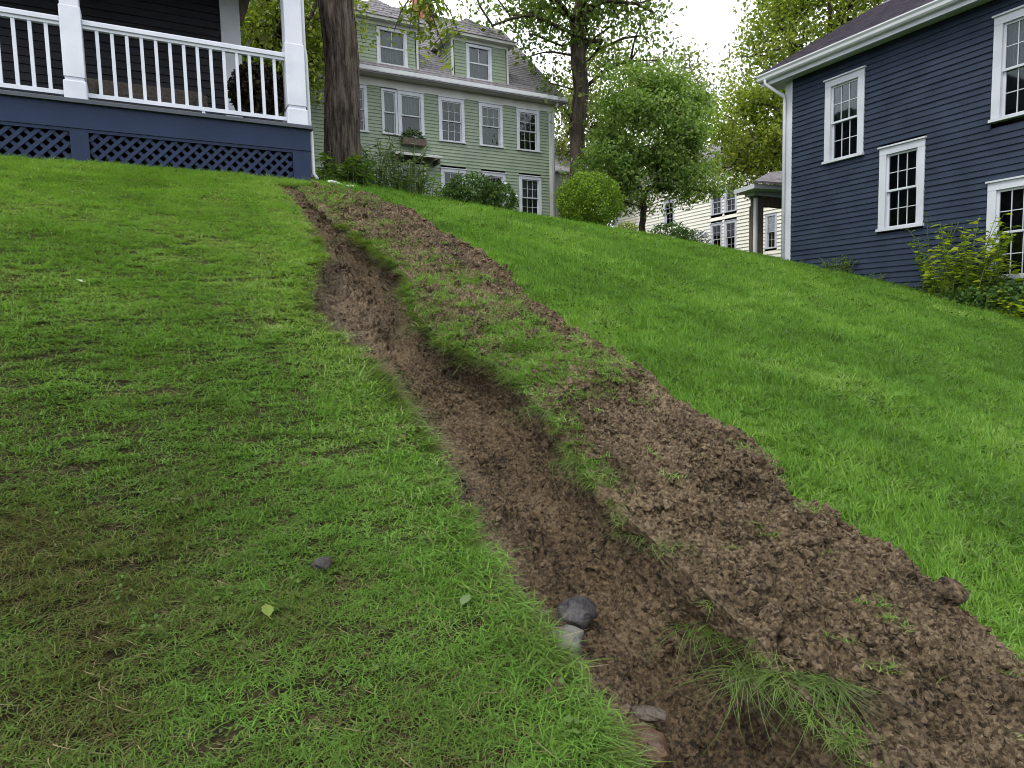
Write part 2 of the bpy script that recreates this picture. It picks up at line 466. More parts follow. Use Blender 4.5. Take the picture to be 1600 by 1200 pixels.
# channel and thrown-up soil, as two strips sharing the right lip
NS = 1000
sv = S_MAX*(np.linspace(0, 1, NS)**1.0)
sv = np.interp(np.linspace(0, 1, NS), [0, .12, .62, 1], [0, 1.8, 5.2, S_MAX])
tl, tr_, te, dp = tLf(sv), tRf(sv), tEf(sv), depth_f(sv)
def strip(knots, n):
    """knots: list of (t array, z offset array) across; returns interpolated T, O arrays (NS,n)"""
    K = len(knots)
    T_ = np.stack([k[0]*np.ones(NS) for k in knots], 1); O_ = np.stack([k[1]*np.ones(NS) for k in knots], 1)
    arc = np.r_[0, np.cumsum(np.mean(np.hypot(np.diff(T_, axis=1), np.diff(O_, axis=1)), axis=0))]
    q = np.linspace(0, arc[-1], n)
    TT = np.empty((NS, n)); OO = np.empty((NS, n))
    for j in range(n):
        k = min(np.searchsorted(arc, q[j], side='right') - 1, K - 2); f = (q[j]-arc[k])/(arc[k+1]-arc[k])
        f2 = f
        TT[:, j] = T_[:, k]*(1-f2) + T_[:, k+1]*f2; OO[:, j] = O_[:, k]*(1-f2) + O_[:, k+1]*f2
    return TT, OO, q
w = tr_ - tl
fade = np.clip((S_MAX - .05 - sv)/1.2, 0, 1)
trench_k = [(tl-.13, -.035), (tl-.05, -.004), (tl, -.02*fade), (tl+.03, -.07*fade - .09*np.exp(-((sv-6.2)/.9)**2)), (tl+.16*w+.02, -.35*dp-.05*fade), (tl+.45*w, -.75*dp), (tr_-.1*w-.03, -dp), (tr_-.012, -.8*dp), (tr_+.022, -.5*dp), (tr_+.03, -.16*dp), (tr_+.004, .01*fade), (tr_, .045*fade)]
hB = .16*fade*(.75 + .5*perlin(sv*1.7, 9.2))
hB = np.maximum(hB, .0)
wb = te - tr_
bank_k = [(tr_, .045*fade), (tr_+.1*wb, .6*hB), (tr_+.35*wb, hB*1.15), (tr_+.65*wb, hB*1.2), (tr_+.88*wb, hB*.95), (te-.005, hB*.35), (te+.05, -.035)]
def soften(A, it):
    A = A.copy()
    for _ in range(it): A[:, 1:-1] = .25*A[:, :-2] + .5*A[:, 1:-1] + .25*A[:, 2:]
    return A
def make_strip(name, knots, n, mat, amp, seed, lip):
    TT, OO, q = strip(knots, n)
    TT, OO = soften(TT, 2), soften(OO, 2)
    SS = np.repeat(sv[:, None], n, 1)
    X, Y = from_st(SS.ravel(), TT.ravel())
    Zb = lawn_z(X, Y) + OO.ravel()
    P = np.stack([X, Y, Zb], 1).reshape(NS, n, 3)
    du = np.gradient(P, axis=0); dv = np.gradient(P, axis=1)
    Nn = np.cross(dv, du); Nn /= np.linalg.norm(Nn, axis=2)[..., None] + 1e-9
    Nn *= np.sign(Nn[..., 2:3] + 1e-6)
    Q = np.repeat(q[None], NS, 0)
    jj = np.arange(n); e = np.minimum(1, np.minimum(jj, jj[::-1])/9.0)[None]
    el_ = np.clip(1 - (jj[::-1] if lip else jj)/9.0, 0, 1)[None]       # shared lip moves by one common amount
    lipz = .016*perlin(sv*9, 3.1) + .014*perlin(sv*27, 7.1) + .008*perlin(sv*70, 2.2)
    big = fbm(SS*4 + seed, Q*4, 3); mid = billow(SS*11 + seed, Q*13, 3)
    clod = billow(SS*30 + seed, Q*34, 3, gain=.6); fine = fbm(SS*85 + seed, Q*85, 2)
    foot = np.clip(perlin(SS*6.3+seed*2, Q*7.1)*2.2 - .35, 0, 1)
    foot2 = np.clip(.5 + perlin(SS*3.1+seed, Q*3.7)*1.4, 0, 1)
    D = amp*(big*.045 + mid*(.03 if lip else .042)*(.6+.8*foot)*(1 + .8*sstep(4.5, 6.5, SS)) + clod*.024*(.5+foot)*(1 + .5*sstep(4.5, 6.5, SS)) + fine*.011*(.4+1.0*foot2))
    P = P + Nn*(D*e)[..., None]
    P[..., 2] += lipz[:, None]*el_
    k = (np.arange(NS-1)[:, None]*n + np.arange(n-1)[None]).ravel()
    ob = np_obj(name, P.reshape(-1, 3), np.stack([k, k+1, k+n+1, k+n], 1), mat, smooth=True)
    return ob, P, TT
trench, TP, TTt = make_strip('trench_soil', trench_k, 190, M['soil_trench'], 1.0, 0.0, True)
tag(trench, 'muddy brown channel washed down the slope', 'trench', kind='structure')
bank, BP, BTt = make_strip('soil_bank', bank_k, 200, M['soil_bank'], 1.1, 40.0, False)
tag(bank, 'long low bank of loose brown soil beside the channel', 'soil bank', kind='structure')
SOILP = np.concatenate([TP.reshape(-1, 3), BP.reshape(-1, 3)])
def soil_z(x, y):
    """height of the channel or bank surface at a point"""
    d = (SOILP[:, 0]-x)**2 + (SOILP[:, 1]-y)**2
    i = np.argpartition(d, 6)[:6]
    return float(SOILP[i, 2].max())
# ------------------------------------------------------------------ houses
class House:
    def __init__(self, name, u, v, z, label, cat, group=None):
        self.o = (u, v, z)
        x, y = uv2xy(u, v)
        self.root = tag(empty(name, (x, y, z), GRID_ROT), label, cat, group)
    def mb(self):
        a, b, c = self.o
        return MB(lambda u, v, z: (u-a, v-b, z-c))
class Wall:
    """wall face: x runs along the wall, y points into the house, z is world height"""
    def __init__(self, house, u, v, rot=0):
        self.h, self.u, self.v, self.rot = house, u, v, rot
        a, b, c = house.o
        if rot == 0: self.T = lambda x, y, z: (u+x-a, v+y-b, z-c)
        else:        self.T = lambda x, y, z: (u+y-a, v-x-b, z-c)
    def mb(self): return MB(self.T)
    def pt(self, x, y, z): return self.T(x, y, z)
def board_mesh(name, h, mat, thick=.027):
    """one clapboard, one unit long: thin at the top, thick at its lower edge"""
    m = MB()
    m.prism([(0, 0), (1, 0), (1, 1), (0, 1)], 0, 0)
    v = [(0,0,0),(1,0,0),(1,-thick,0),(0,-thick,0),(0,0,h*1.12),(1,0,h*1.12),(1,-.004,h*1.12),(0,-.004,h*1.12)]
    me = bpy.data.meshes.new(name)
    me.from_pydata(v, [], [(0,1,2,3),(7,6,5,4),(3,2,6,7),(1,0,4,5),(2,1,5,6),(0,3,7,4)])
    me.update(); me.materials.append(mat)
    return me
def spans(x0, x1, z, h, holes):
    out = [(x0, x1)]
    for a0, a1, b0, b1 in holes:
        if z + h > b0 + .005 and z < b1 - .005:
            nw = []
            for p, q in out:
                if a1 <= p or a0 >= q: nw.append((p, q)); continue
                if a0 - p > .02: nw.append((p, a0))
                if q - a1 > .02: nw.append((a1, q))
            out = nw
    return out
def siding_objects(wall, x0, x1, z0, z1, h, mat, holes, floor=None):
    me = board_mesh('clapboard', h, mat)
    z = z0
    while z < z1 - .01:
        for p, q in spans(x0, x1, z, h, holes):
            if floor and z + h < min(floor(p), floor(q)) - .12: continue
            cuts = [p]
            while q - cuts[-1] > 4.4: cuts.append(cuts[-1] + random.uniform(1.6, 4.0))   # butt joints
            cuts.append(q)
            for c0, c1 in zip(cuts[:-1], cuts[1:]):
                o = bpy.data.objects.new('clapboard', me)
                o.location = wall.pt(c0 + .001, random.uniform(-.003, .003), z + random.uniform(-.002, .002))
                o.rotation_euler = (random.uniform(-.012, .012), random.uniform(-.0006, .0006), wall.rot)
                o.scale = (c1 - c0 - .002, 1, 1)
                link(o, wall.h.root)
        z += h
def siding_mesh(wall, x0, x1, z0, z1, h, mat, holes, thick=.026, clip=None):
    m = wall.mb(); z = z0
    while z < z1 - .01:
        a, b = (x0, x1) if clip is None else clip(z, h)
        if b > a:
            for p, q in spans(a, b, z, h, holes):
                m.add([(p,0,z),(q,0,z),(q,-thick,z),(p,-thick,z),(p,0,z+h),(q,0,z+h),(q,-.003,z+h),(p,-.003,z+h)],
                      [(0,1,2,3),(7,6,5,4),(3,2,6,7),(1,0,4,5),(2,1,5,6),(0,3,7,4)])
        z += h
    o = m.build('siding', mat, wall.h.root)
    o['kind'] = 'stuff'
    return o
def window(wall, x0, x1, z0, z1, casing=.11, mat=None, grid=(3, 2), low_grid=None, single_panes=False, curtain=None, cap=True, lower_curtain=None):
    """double-hung window: casing with head and sill, two sashes, muntins, panes; recessed behind the siding"""
    mat = mat or M['trim']
    m = wall.mb(); c = casing; pr = -.04
    m.box(x0, x0+c, pr, .06, z0+.05, z1-c); m.box(x1-c, x1, pr, .06, z0+.05, z1-c)
    m.box(x0, x1, pr-.004, .06, z1-c, z1-.0)
    if cap: m.box(x0-.025, x1+.025, pr-.035, .02, z1+.001, z1+.03)
    m.box(x0-.02, x1+.02, pr-.04, .07, z0, z0+.049)
    w = m.build('window', mat, wall.h.root)
    ix0, ix1, iz0, iz1 = x0+c, x1-c, z0+.05, z1-c
    mid = (iz0+iz1)/2 + .01
    st = .042
    for up in (True, False):
        ya, yb = (.0, .035) if up else (.037, .07)
        a, b = (mid-.018, iz1) if up else (iz0, mid+.018)
        s = wall.mb()
        s.box(ix0, ix0+st, ya, yb, a, b); s.box(ix1-st, ix1, ya, yb, a, b)
        s.box(ix0+st, ix1-st, ya, yb, a, a+st*.9); s.box(ix0+st, ix1-st, ya, yb, b-st*.9, b)
        s.build('sash', mat, w)
        g = grid if up else (low_grid if low_grid is not None else grid)
        gx0, gx1, ga, gb = ix0+st, ix1-st, a+st*.9, b-st*.9
        ym = (ya+yb)/2; mw_ = .0065
        mm = wall.mb(); any_ = False
        for i in range(1, g[0]):
            x = gx0 + (gx1-gx0)*i/g[0]; mm.box(x-mw_, x+mw_, ym-.013, ym+.013, ga, gb); any_ = True
        for j in range(1, g[1]):
            z = ga + (gb-ga)*j/g[1]; mm.box(gx0, gx1, ym-.011, ym+.011, z-mw_, z+mw_); any_ = True
        if any_: mm.build('muntin', mat, w)
        if single_panes:
            for i in range(g[0]):
                for j in range(g[1]):
                    p = wall.mb()
                    p.box(gx0+(gx1-gx0)*i/g[0]+.004, gx0+(gx1-gx0)*(i+1)/g[0]-.004, ym-.002, ym+.002, ga+(gb-ga)*j/g[1]+.004, ga+(gb-ga)*(j+1)/g[1]-.004)
                    p.build('pane', M['glass'], w)
        else:
            wall.mb().box(gx0, gx1, ym-.002, ym+.002, ga, gb).build('pane', M['glass'], w)
        cm = curtain if up else lower_curtain
        if cm:
            cc = wall.mb(); n = 14
            vv, ff = [], []
            for k in range(n+1):
                x = ix0 + (ix1-ix0)*k/n; y = .13 + .012*(k % 2)
                vv += [(x, y, a), (x, y, b)]
            for k in range(n): ff.append((2*k, 2*k+2, 2*k+3, 2*k+1))
            cc.add(vv, ff).build('curtain', cm, w)  # with sage_reflection this sheet is a painted siding reflection, not a curtain
    return w
def shingle_mesh(h, name, p0, du, dv, nu, nrm, mat, course=.14, tab=.3, clip=None, parent=None):
    """roof covering: overlapping courses of tabs. p0 eave corner, du along the eave (vector), dv up the slope (vector)"""
    m = h.mb()
    L = math.sqrt(sum(c*c for c in du)); H = math.sqrt(sum(c*c for c in dv))
    U = [c/L for c in du]; V = [c/H for c in dv]
    r = random.Random(5)
    j = 0; y = 0.0
    while y < H - .01:
        off = (j % 2)*tab*.5
        a0, a1 = (0.0, L) if clip is None else clip(y)
        x = a0 - off
        while x < a1:
            xa, xb = max(x, a0), min(x + tab - .012, a1)
            if xb - xa > .02:
                t = .012 + r.uniform(0, .007); y1 = min(y + course*1.6, H)
                def P(x_, y_, n_): return tuple(p0[i] + U[i]*x_ + V[i]*y_ + nrm[i]*n_ for i in range(3))
                m.add([P(xa, y, t+.006), P(xb, y, t+.006), P(xb, y1, .002), P(xa, y1, .002), P(xa, y, 0), P(xb, y, 0)], [(0,1,2,3), (4,5,1,0)])
            x += tab
        y += course; j += 1
    o = m.build(name, mat, parent or h.root)
    o['kind'] = 'stuff'
    return o

# ---- navy house on the left with its porch
PV = 9.62
ph = House('porch_house', 2.0, PV, 3.5, 'dark house with navy front porch, white railing and lattice skirt, top left', 'house')
pw = Wall(ph, 0, PV, 0)
def pbox(name, x0, x1, y0, y1, z0, z1, mat, bev=0.0, parent=None):
    m = pw.mb()
    (m.bev(x0, x1, y0, y1, z0, z1, bev) if bev else m.box(x0, x1, y0, y1, z0, z1))
    return m.build(name, mat, parent or ph.root)
XL = -3.6
pbox('deck_edge', XL, 2.085, -.05, .12, 4.345, 4.393, M['deck_grey'], .008)
k = 0
y = .125
while y < 2.15:                                    # porch floor boards
    pbox('deck_board', XL, 2.03, y, y+.13, 4.33, 4.378, M['deck_grey']); y += .136
pbox('fascia', XL, 2.045, 0, .045, 4.06, 4.343, M['navy_porch'])
pbox('fascia', 2.0, 2.043, .047, 2.1, 4.06, 4.343, M['navy_porch'])
pbox('skirt_rail', XL, 2.03, .012, .05, 4.02, 4.057, M['navy_porch'])
for a, b in ((-.765, -.575), (1.8, 2.035), (-3.2, -3.02)):
    pbox('skirt_post', a, b, .004, .06, 3.1, 4.02, M['navy_porch'])
pbox('skirt_post', 1.99, 2.033, .062, 2.1, 3.1, 4.058, M['navy_porch'])
def lattice(x0, x1, z0, z1):
    pitch = .141; wd = .043                          # half width measured across the strip
    for sgn, ya in ((1, .03), (-1, .042)):
        c = (x0 - (z1-z0)) if sgn > 0 else x0
        c -= .03
        while c < (x1 if sgn > 0 else x1 + (z1-z0)):
            # strip centre line: x = c + (z - z0)*sgn (sgn>0) or x = c - (z - z0)
            za, zb = z0, z1
            f = lambda z: c + sgn*(z - z0)
            lo, hi = (x0 - c)*sgn + z0, (x1 - c)*sgn + z0
            if lo > hi: lo, hi = hi, lo
            za, zb = max(za, lo), min(zb, hi)
            if zb - za > .03:
                d = wd*math.sqrt(2)*.5*2/2
                xa, xb = f(za), f(zb)
                m = pw.mb()
                p = [(xa-d, za), (xa+d, za), (xb+d, zb), (xb-d, zb)]
                m.add([(q[0], ya, q[1]) for q in p] + [(q[0], ya+.01, q[1]) for q in p],
                      [(0,1,2,3), (7,6,5,4), (0,4,5,1), (1,5,6,2), (2,6,7,3), (3,7,4,0)])
                m.build('lattice_slat', M['navy_porch'], ph.root)
            c += pitch
lattice(-3.0, -.76, 3.42, 4.03)
lattice(-.58, 1.81, 3.42, 4.03)
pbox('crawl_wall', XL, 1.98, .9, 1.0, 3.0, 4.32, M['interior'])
# posts: shaft with a wider boxed base and middle block
def porch_post(xc, hw, z_mid0, z_mid1):
    p = pbox('porch_post', xc-hw, xc+hw, .03, .03+2*hw, 4.6, 7.05, M['white'], .006)
    pbox('base_block', xc-hw-.022, xc+hw+.022, .008, .052+2*hw, 4.394, 4.615, M['white'], .012, p)
    pbox('rail_block', xc-hw-.012, xc+hw+.012, .018, .042+2*hw, 4.66, 5.475, M['white'], .008, p)
    return p
porch_post(-.67, .098, 0, 0); porch_post(1.9, .115, 0, 0); porch_post(-3.2, .098, 0, 0)
def railing(x0, x1, xs, foot):
    pbox('top_rail', x0, x1, .075, .175, 5.30, 5.358, M['white'], .014)
    pbox('rail_moulding', x0, x1, .098, .152, 5.262, 5.299, M['white'])
    pbox('bottom_rail', x0, x1, .095, .155, 4.462, 4.512, M['white'])
    for x in xs: pbox('baluster', x-.019, x+.019, .107, .145, 4.513, 5.261, M['white'])
    for x in foot: pbox('rail_foot', x-.02, x+.02, .1, .14, 4.394, 4.461, M['white'])
railing(-.565, 1.79, [-.413+.1577*i for i in range(14)], [.72])
railing(-3.1, -.775, [-2.985+.1585*i for i in range(14)], [-1.9])
# house wall behind the porch
hv = PV + 2.2
hw_ = Wall(ph, 0, hv, 0)
siding_objects(hw_, -3.6, 1.2, 4.4, 7.0, .115, M['recess_shade'], [])
hw_.mb().box(1.2, 1.49, -.03, .2, 4.38, 7.05).build('corner_board', M['trim'], ph.root)
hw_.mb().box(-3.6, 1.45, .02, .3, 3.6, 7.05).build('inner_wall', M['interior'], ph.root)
pbox('porch_ceiling', -3.6, 2.15, -.1, 2.3, 7.06, 7.14, M['trim'])
m = ph.mb()
m.slab([(-3.6, PV-.35, 7.15), (2.4, PV-.35, 7.15), (2.4, hv+.2, 7.95), (-3.6, hv+.2, 7.95)], (0, 0, 1), .09)
m.build('porch_roof', M['shingle_blue'], ph.root)
pbox('porch_beam', -3.6, 2.03, .02, .24, 6.86, 7.058, M['white'])
m = hw_.mb(); m.prism([(1.49, 6.55), (1.56, 6.6), (1.62, 6.75), (1.7, 7.05), (1.49, 7.05)], .02, .1); m.build('bracket', M['wood_old'], ph.root)
# side of the house running back from the corner
m = ph.mb(); m.box(-3.5, 1.44, hv+.31, hv+7.5, 3.5, 9.4); m.build('side_wall', M['navy'], ph.root)
# downspout at the porch corner with its elbow
m = pw.mb()
m.tube([(2.055, .16, 7.0), (2.055, .16, 5.5), (2.068, .15, 5.4), (2.07, .12, 4.42), (2.085, .1, 4.3), (2.085, .1, 3.78), (2.13, .06, 3.7)], [.028]*7, 8)
dsp = m.build('downspout', M['aluminium'], ph.root, True)

x0, y0 = uv2xy(2.24, PV-.02)
pts = []
for i in range(18):
    f = i/17; u = 2.26 + .34*f; v = PV + .02 - .1*f + .02*math.sin(f*5)
    x, y = uv2xy(u, v); pts.append((x, y, Z(x, y) + .05 + .012*math.sin(f*7)))
m = MB(); m.tube(pts, [.022 + .004*(i % 2) for i in range(18)], 10)
tag(m.build('drain_pipe', M['white'], None, True), 'white corrugated drain pipe lying at the foot of the downspout', 'drain pipe')

# porch furniture
def uvo(u, v): return uv2xy(u, v)
sx, sy = uvo(.1, PV+1.45)
sofa = tag(empty('porch_sofa', (sx, sy, 4.378), GRID_ROT), 'grey-brown wicker sofa behind the white porch railing', 'sofa')
MB().bev(-.75, .75, -.35, .35, .12, .42, .02).build('seat_base', M['wicker'], sofa)
MB().bev(-.75, .75, .22, .36, .421, .82, .03).build('backrest', M['wicker'], sofa)
for s in (-1, 1):
    a = s*.68; MB().bev(a-.08, a+.08, -.35, .219, .421, .6, .02).build('armrest', M['wicker'], sofa)
    for q in (-.28, .28): MB().box(s*.66-.03, s*.66+.03, q-.03, q+.03, 0, .119).build('leg', M['wicker'], sofa)
MB().bev(-.59, .59, -.33, .2, .421, .52, .03).build('seat_cushion', M['wicker'], sofa)

# ---- navy clapboard house on the right
BU = 12.56
bh = House('navy_house', BU, 10.41, 2.6, 'navy clapboard house with white window trim on the right', 'house')
bw = Wall(bh, BU, 10.41, -math.pi/2)       # x runs towards the camera
def bx_(v): return 10.41 - v
WB = [(bx_(9.42), bx_(8.55), 4.77, 6.43), (bx_(8.2), bx_(7.34), 3.22, 4.79), (bx_(6.27), bx_(5.4), 4.76, 6.44), (bx_(6.27), bx_(5.4), 2.15, 3.77)]
def bfloor(x):
    xx_, yy_ = uv2xy(BU, 10.41 - x); return Z(xx_, yy_)
siding_objects(bw, .175, 9.0, .95, 6.74, .106, M['navy'], WB, bfloor)
for i, wnd in enumerate(WB):
    window(bw, *wnd, casing=.13, grid=(3, 2), single_panes=True, curtain=(M['curtain_green'], None, M['curtain'], None)[i], lower_curtain=None)
bw.mb().box(0, .175, -.03, .2, 1.4, 6.75).build('corner_board', M['trim'], bh.root)
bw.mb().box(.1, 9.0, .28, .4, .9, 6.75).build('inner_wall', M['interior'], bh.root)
bw.mb().box(0.0, .1, .21, 6.0, 1.4, 6.75).build('rear_wall', M['navy'], bh.root)
# eave: soffit, frieze, fascia, gutter, roof
bw.mb().box(-.42, 9.0, -.30, .28, 6.752, 6.80).build('soffit', M['trim'], bh.root)
bw.mb().box(-.42, 9.0, -.325, -.301, 6.72, 6.93).build('fascia', M['trim'], bh.root)
m = bw.mb()
g = [(-.326, 6.80), (-.40, 6.81), (-.425, 6.84), (-.43, 6.89), (-.455, 6.93), (-.45, 6.955), (-.43, 6.955), (-.41, 6.92), (-.326, 6.92)]
n = len(g)
m.add([(-.44, y, z) for y, z in g] + [(9.0, y, z) for y, z in g], [tuple(range(n)), tuple(range(2*n-1, n-1, -1))] + [((i+1) % n, i, n+i, n+(i+1) % n) for i in range(n)])
m.build('gutter', M['aluminium'], bh.root)
PB = .553
def broof(u): return 6.93 + PB*(u - 12.2)
m = bh.mb()
m.slab([(12.16, 10.86, broof(12.16)), (12.16, 1.0, broof(12.16)), (18.0, 1.0, broof(18.0)), (18.0, 10.86, broof(18.0))], (0, 0, 1), .06)
m.slab([(18.0, 10.86, broof(18.0)), (18.0, 1.0, broof(18.0)), (24.0, 1.0, broof(12.0)), (24.0, 10.86, broof(12.0))], (0, 0, 1), .06)
roofb = m.build('roof', M['shingle_blue'], bh.root)
nb = (-PB/math.hypot(1, PB), 0, 1/math.hypot(1, PB))
shingle_mesh(bh, 'shingles', (12.14, 10.88, broof(12.14)+.066), (0, -8.0, 0), (3.9, 0, 3.9*PB), 0, nb, M['shingle_blue'], parent=roofb)
m = bh.mb()
m.slab([(12.2, 10.83, broof(12.2)-.14), (18.0, 10.83, broof(18.0)-.14), (18.0, 10.83, broof(18.0)-.002), (12.2, 10.83, broof(12.2)-.002)], (0, -1, 0), .04)
m.build('rake_board', M['trim'], bh.root)
m = bh.mb()
m.slab([(12.56, 10.405, 6.74), (18.0, 10.405, 6.74), (18.0, 10.405, broof(18.0)-.1)], (0, -1, 0), .1)
m.build('gable_wall', M['navy'], bh.root)
# downspout tucked round the far corner
m = bw.mb()
m.tube([(-.25, -.39, 6.86), (-.25, -.39, 6.74), (.0, -.07, 6.44), (.01, -.07, 6.3), (.01, -.07, 1.5)], [.036]*5, 8)
m.build('downspout', M['aluminium'], bh.root, True)

# rear porch of the navy house: brown post, beam, small shingled roof
rp = House('rear_porch', 14.1, 12.5, 2.6, 'small rear porch with weathered post and grey shingled roof behind the navy house corner', 'porch')
rp.mb().box(14.0, 14.26, 12.5, 12.74, 1.8, 4.55).build('post', M['wood_old'], rp.root)
rp.mb().box(13.93, 13.999, 12.46, 12.54, 1.8, 4.72).build('downspout', M['aluminium'], rp.root)
rp.mb().box(14.0, 17.5, 12.5, 12.7, 4.551, 4.78).build('beam', M['wood_old'], rp.root)
rp.mb().box(13.86, 17.5, 12.44, 12.76, 4.781, 4.98).build('frieze', M['trim'], rp.root)
m = rp.mb(); m.slab([(13.45, 12.1, 4.86), (17.5, 12.1, 4.99), (17.5, 12.9, 4.99), (13.6, 12.9, 4.86)], (0, 0, 1), .11); m.build('eave', M['aluminium'], rp.root)
m = rp.mb(); m.slab([(13.4, 12.05, 4.975), (17.5, 12.05, 5.105), (17.5, 12.95, 5.9), (15.0, 12.95, 5.5)], (0, 0, 1), .06)
rpr = m.build('roof', M['shingle'], rp.root)

# ---- sage green house
GV = 22.99
gh = House('sage_house', 14.28, GV, 5.6, 'sage green clapboard house with two dormers on the hilltop', 'house')
gw = Wall(gh, 0, GV, 0)
UPW = [(5.85, 6.86), (7.95, 8.92), (9.48, 10.5), (11.09, 12.09), (12.69, 13.7)]
LOW = [(7.9, 8.92), (9.49, 10.5), (11.13, 12.15), (12.74, 13.74)]
holes = [(a, b, 8.28, 9.85) for a, b in UPW] + [(a, b, 5.75, 7.33) for a, b in LOW] + [(7.36, 7.93, 8.3, 9.84), (3.2, 4.2, 8.28, 9.85)]
siding_mesh(gw, 1.5, 14.13, 5.2, 9.9, .118, M['sage'], holes)
for i, (a, b) in enumerate(UPW + [(3.2, 4.2)]):
    window(gw, a, b, 8.28, 9.85, .12, M['trim'], (1, 1) if i == 1 else (3, 2), low_grid=(1, 1) if i in (1, 3) else None, curtain=M['curtain'] if i == 1 else (M['curtain_green'] if i in (3, 5) else None), lower_curtain=M['curtain_green'] if i in (3,) else None)
for i, (a, b) in enumerate(LOW):
    window(gw, a, b, 5.75, 7.33, .12, M['trim'], (3, 2), curtain=M['curtain'] if i == 3 else None, lower_curtain=M['curtain_green'] if i == 3 else None)
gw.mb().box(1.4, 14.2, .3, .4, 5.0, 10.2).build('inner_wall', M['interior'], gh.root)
gw.mb().box(14.13, 14.28, -.04, .2, 5.2, 9.9).build('corner_board', M['sage_trim'], gh.root)
gw.mb().box(14.05, 14.28, .21, 9.8, 5.2, 10.2).build('end_wall', M['sage'], gh.root)
gw.mb().box(1.4, 14.3, -.05, .2, 9.881, 10.16).build('frieze', M['sage_trim'], gh.root)
gw.mb().box(1.4, 14.72, -.40, .19, 10.162, 10.21).build('soffit', M['sage_trim'], gh.root)
gw.mb().box(1.4, 14.74, -.52, -.401, 10.2, 10.35).build('gutter', M['aluminium'], gh.root)
m = gw.mb(); m.tube([(14.35, -.4, 10.2), (14.35, -.35, 10.1), (14.3, -.09, 9.8), (14.3, -.09, 5.4)], [.05]*4, 8); m.build('downspout', M['aluminium'], gh.root, True)
window(gw, 7.36, 7.93, 8.3, 9.84, .075, M['trim'], (1, 1), cap=False, curtain=M['sage_reflection'], lower_curtain=M['sage_reflection'])  # sage sheets behind this glass are a painted siding reflection, not cloth
PG = .878
def groof(v): return 10.28 + PG*(v - 22.65)
m = gh.mb()
m.slab([(1.2, 22.5, groof(22.5)), (14.75, 22.5, groof(22.5)), (14.75, 28.0, groof(28.0)), (1.2, 28.0, groof(28.0))], (0, 0, 1), .07)
m.slab([(1.2, 28.0, groof(28.0)), (14.75, 28.0, groof(28.0)), (14.75, 33.5, groof(22.5)), (1.2, 33.5, groof(22.5))], (0, 0, 1), .07)
groof_o = m.build('roof', M['shingle'], gh.root)
ng = (0, -PG/math.hypot(1, PG), 1/math.hypot(1, PG))
shingle_mesh(gh, 'shingles', (4.5, 22.48, groof(22.48)+.075), (10.27, 0, 0), (0, 5.5, 5.5*PG), 0, ng, M['shingle'], .2, .45, parent=groof_o)
m = gh.mb(); m.slab([(14.7, 22.55, groof(22.55)-.16), (14.7, 28.0, groof(28.0)-.16), (14.7, 28.0, groof(28.0)-.003), (14.7, 22.55, groof(22.55)-.003)], (1, 0, 0), .04); m.build('rake_board', M['sage_trim'], gh.root)
m = gh.mb(); m.slab([(14.27, 23.0, 10.2), (14.27, 33.0, 10.2), (14.27, 28.0, groof(28.0)-.15)], (-1, 0, 0), .08); m.build('gable_wall', M['sage'], gh.root)
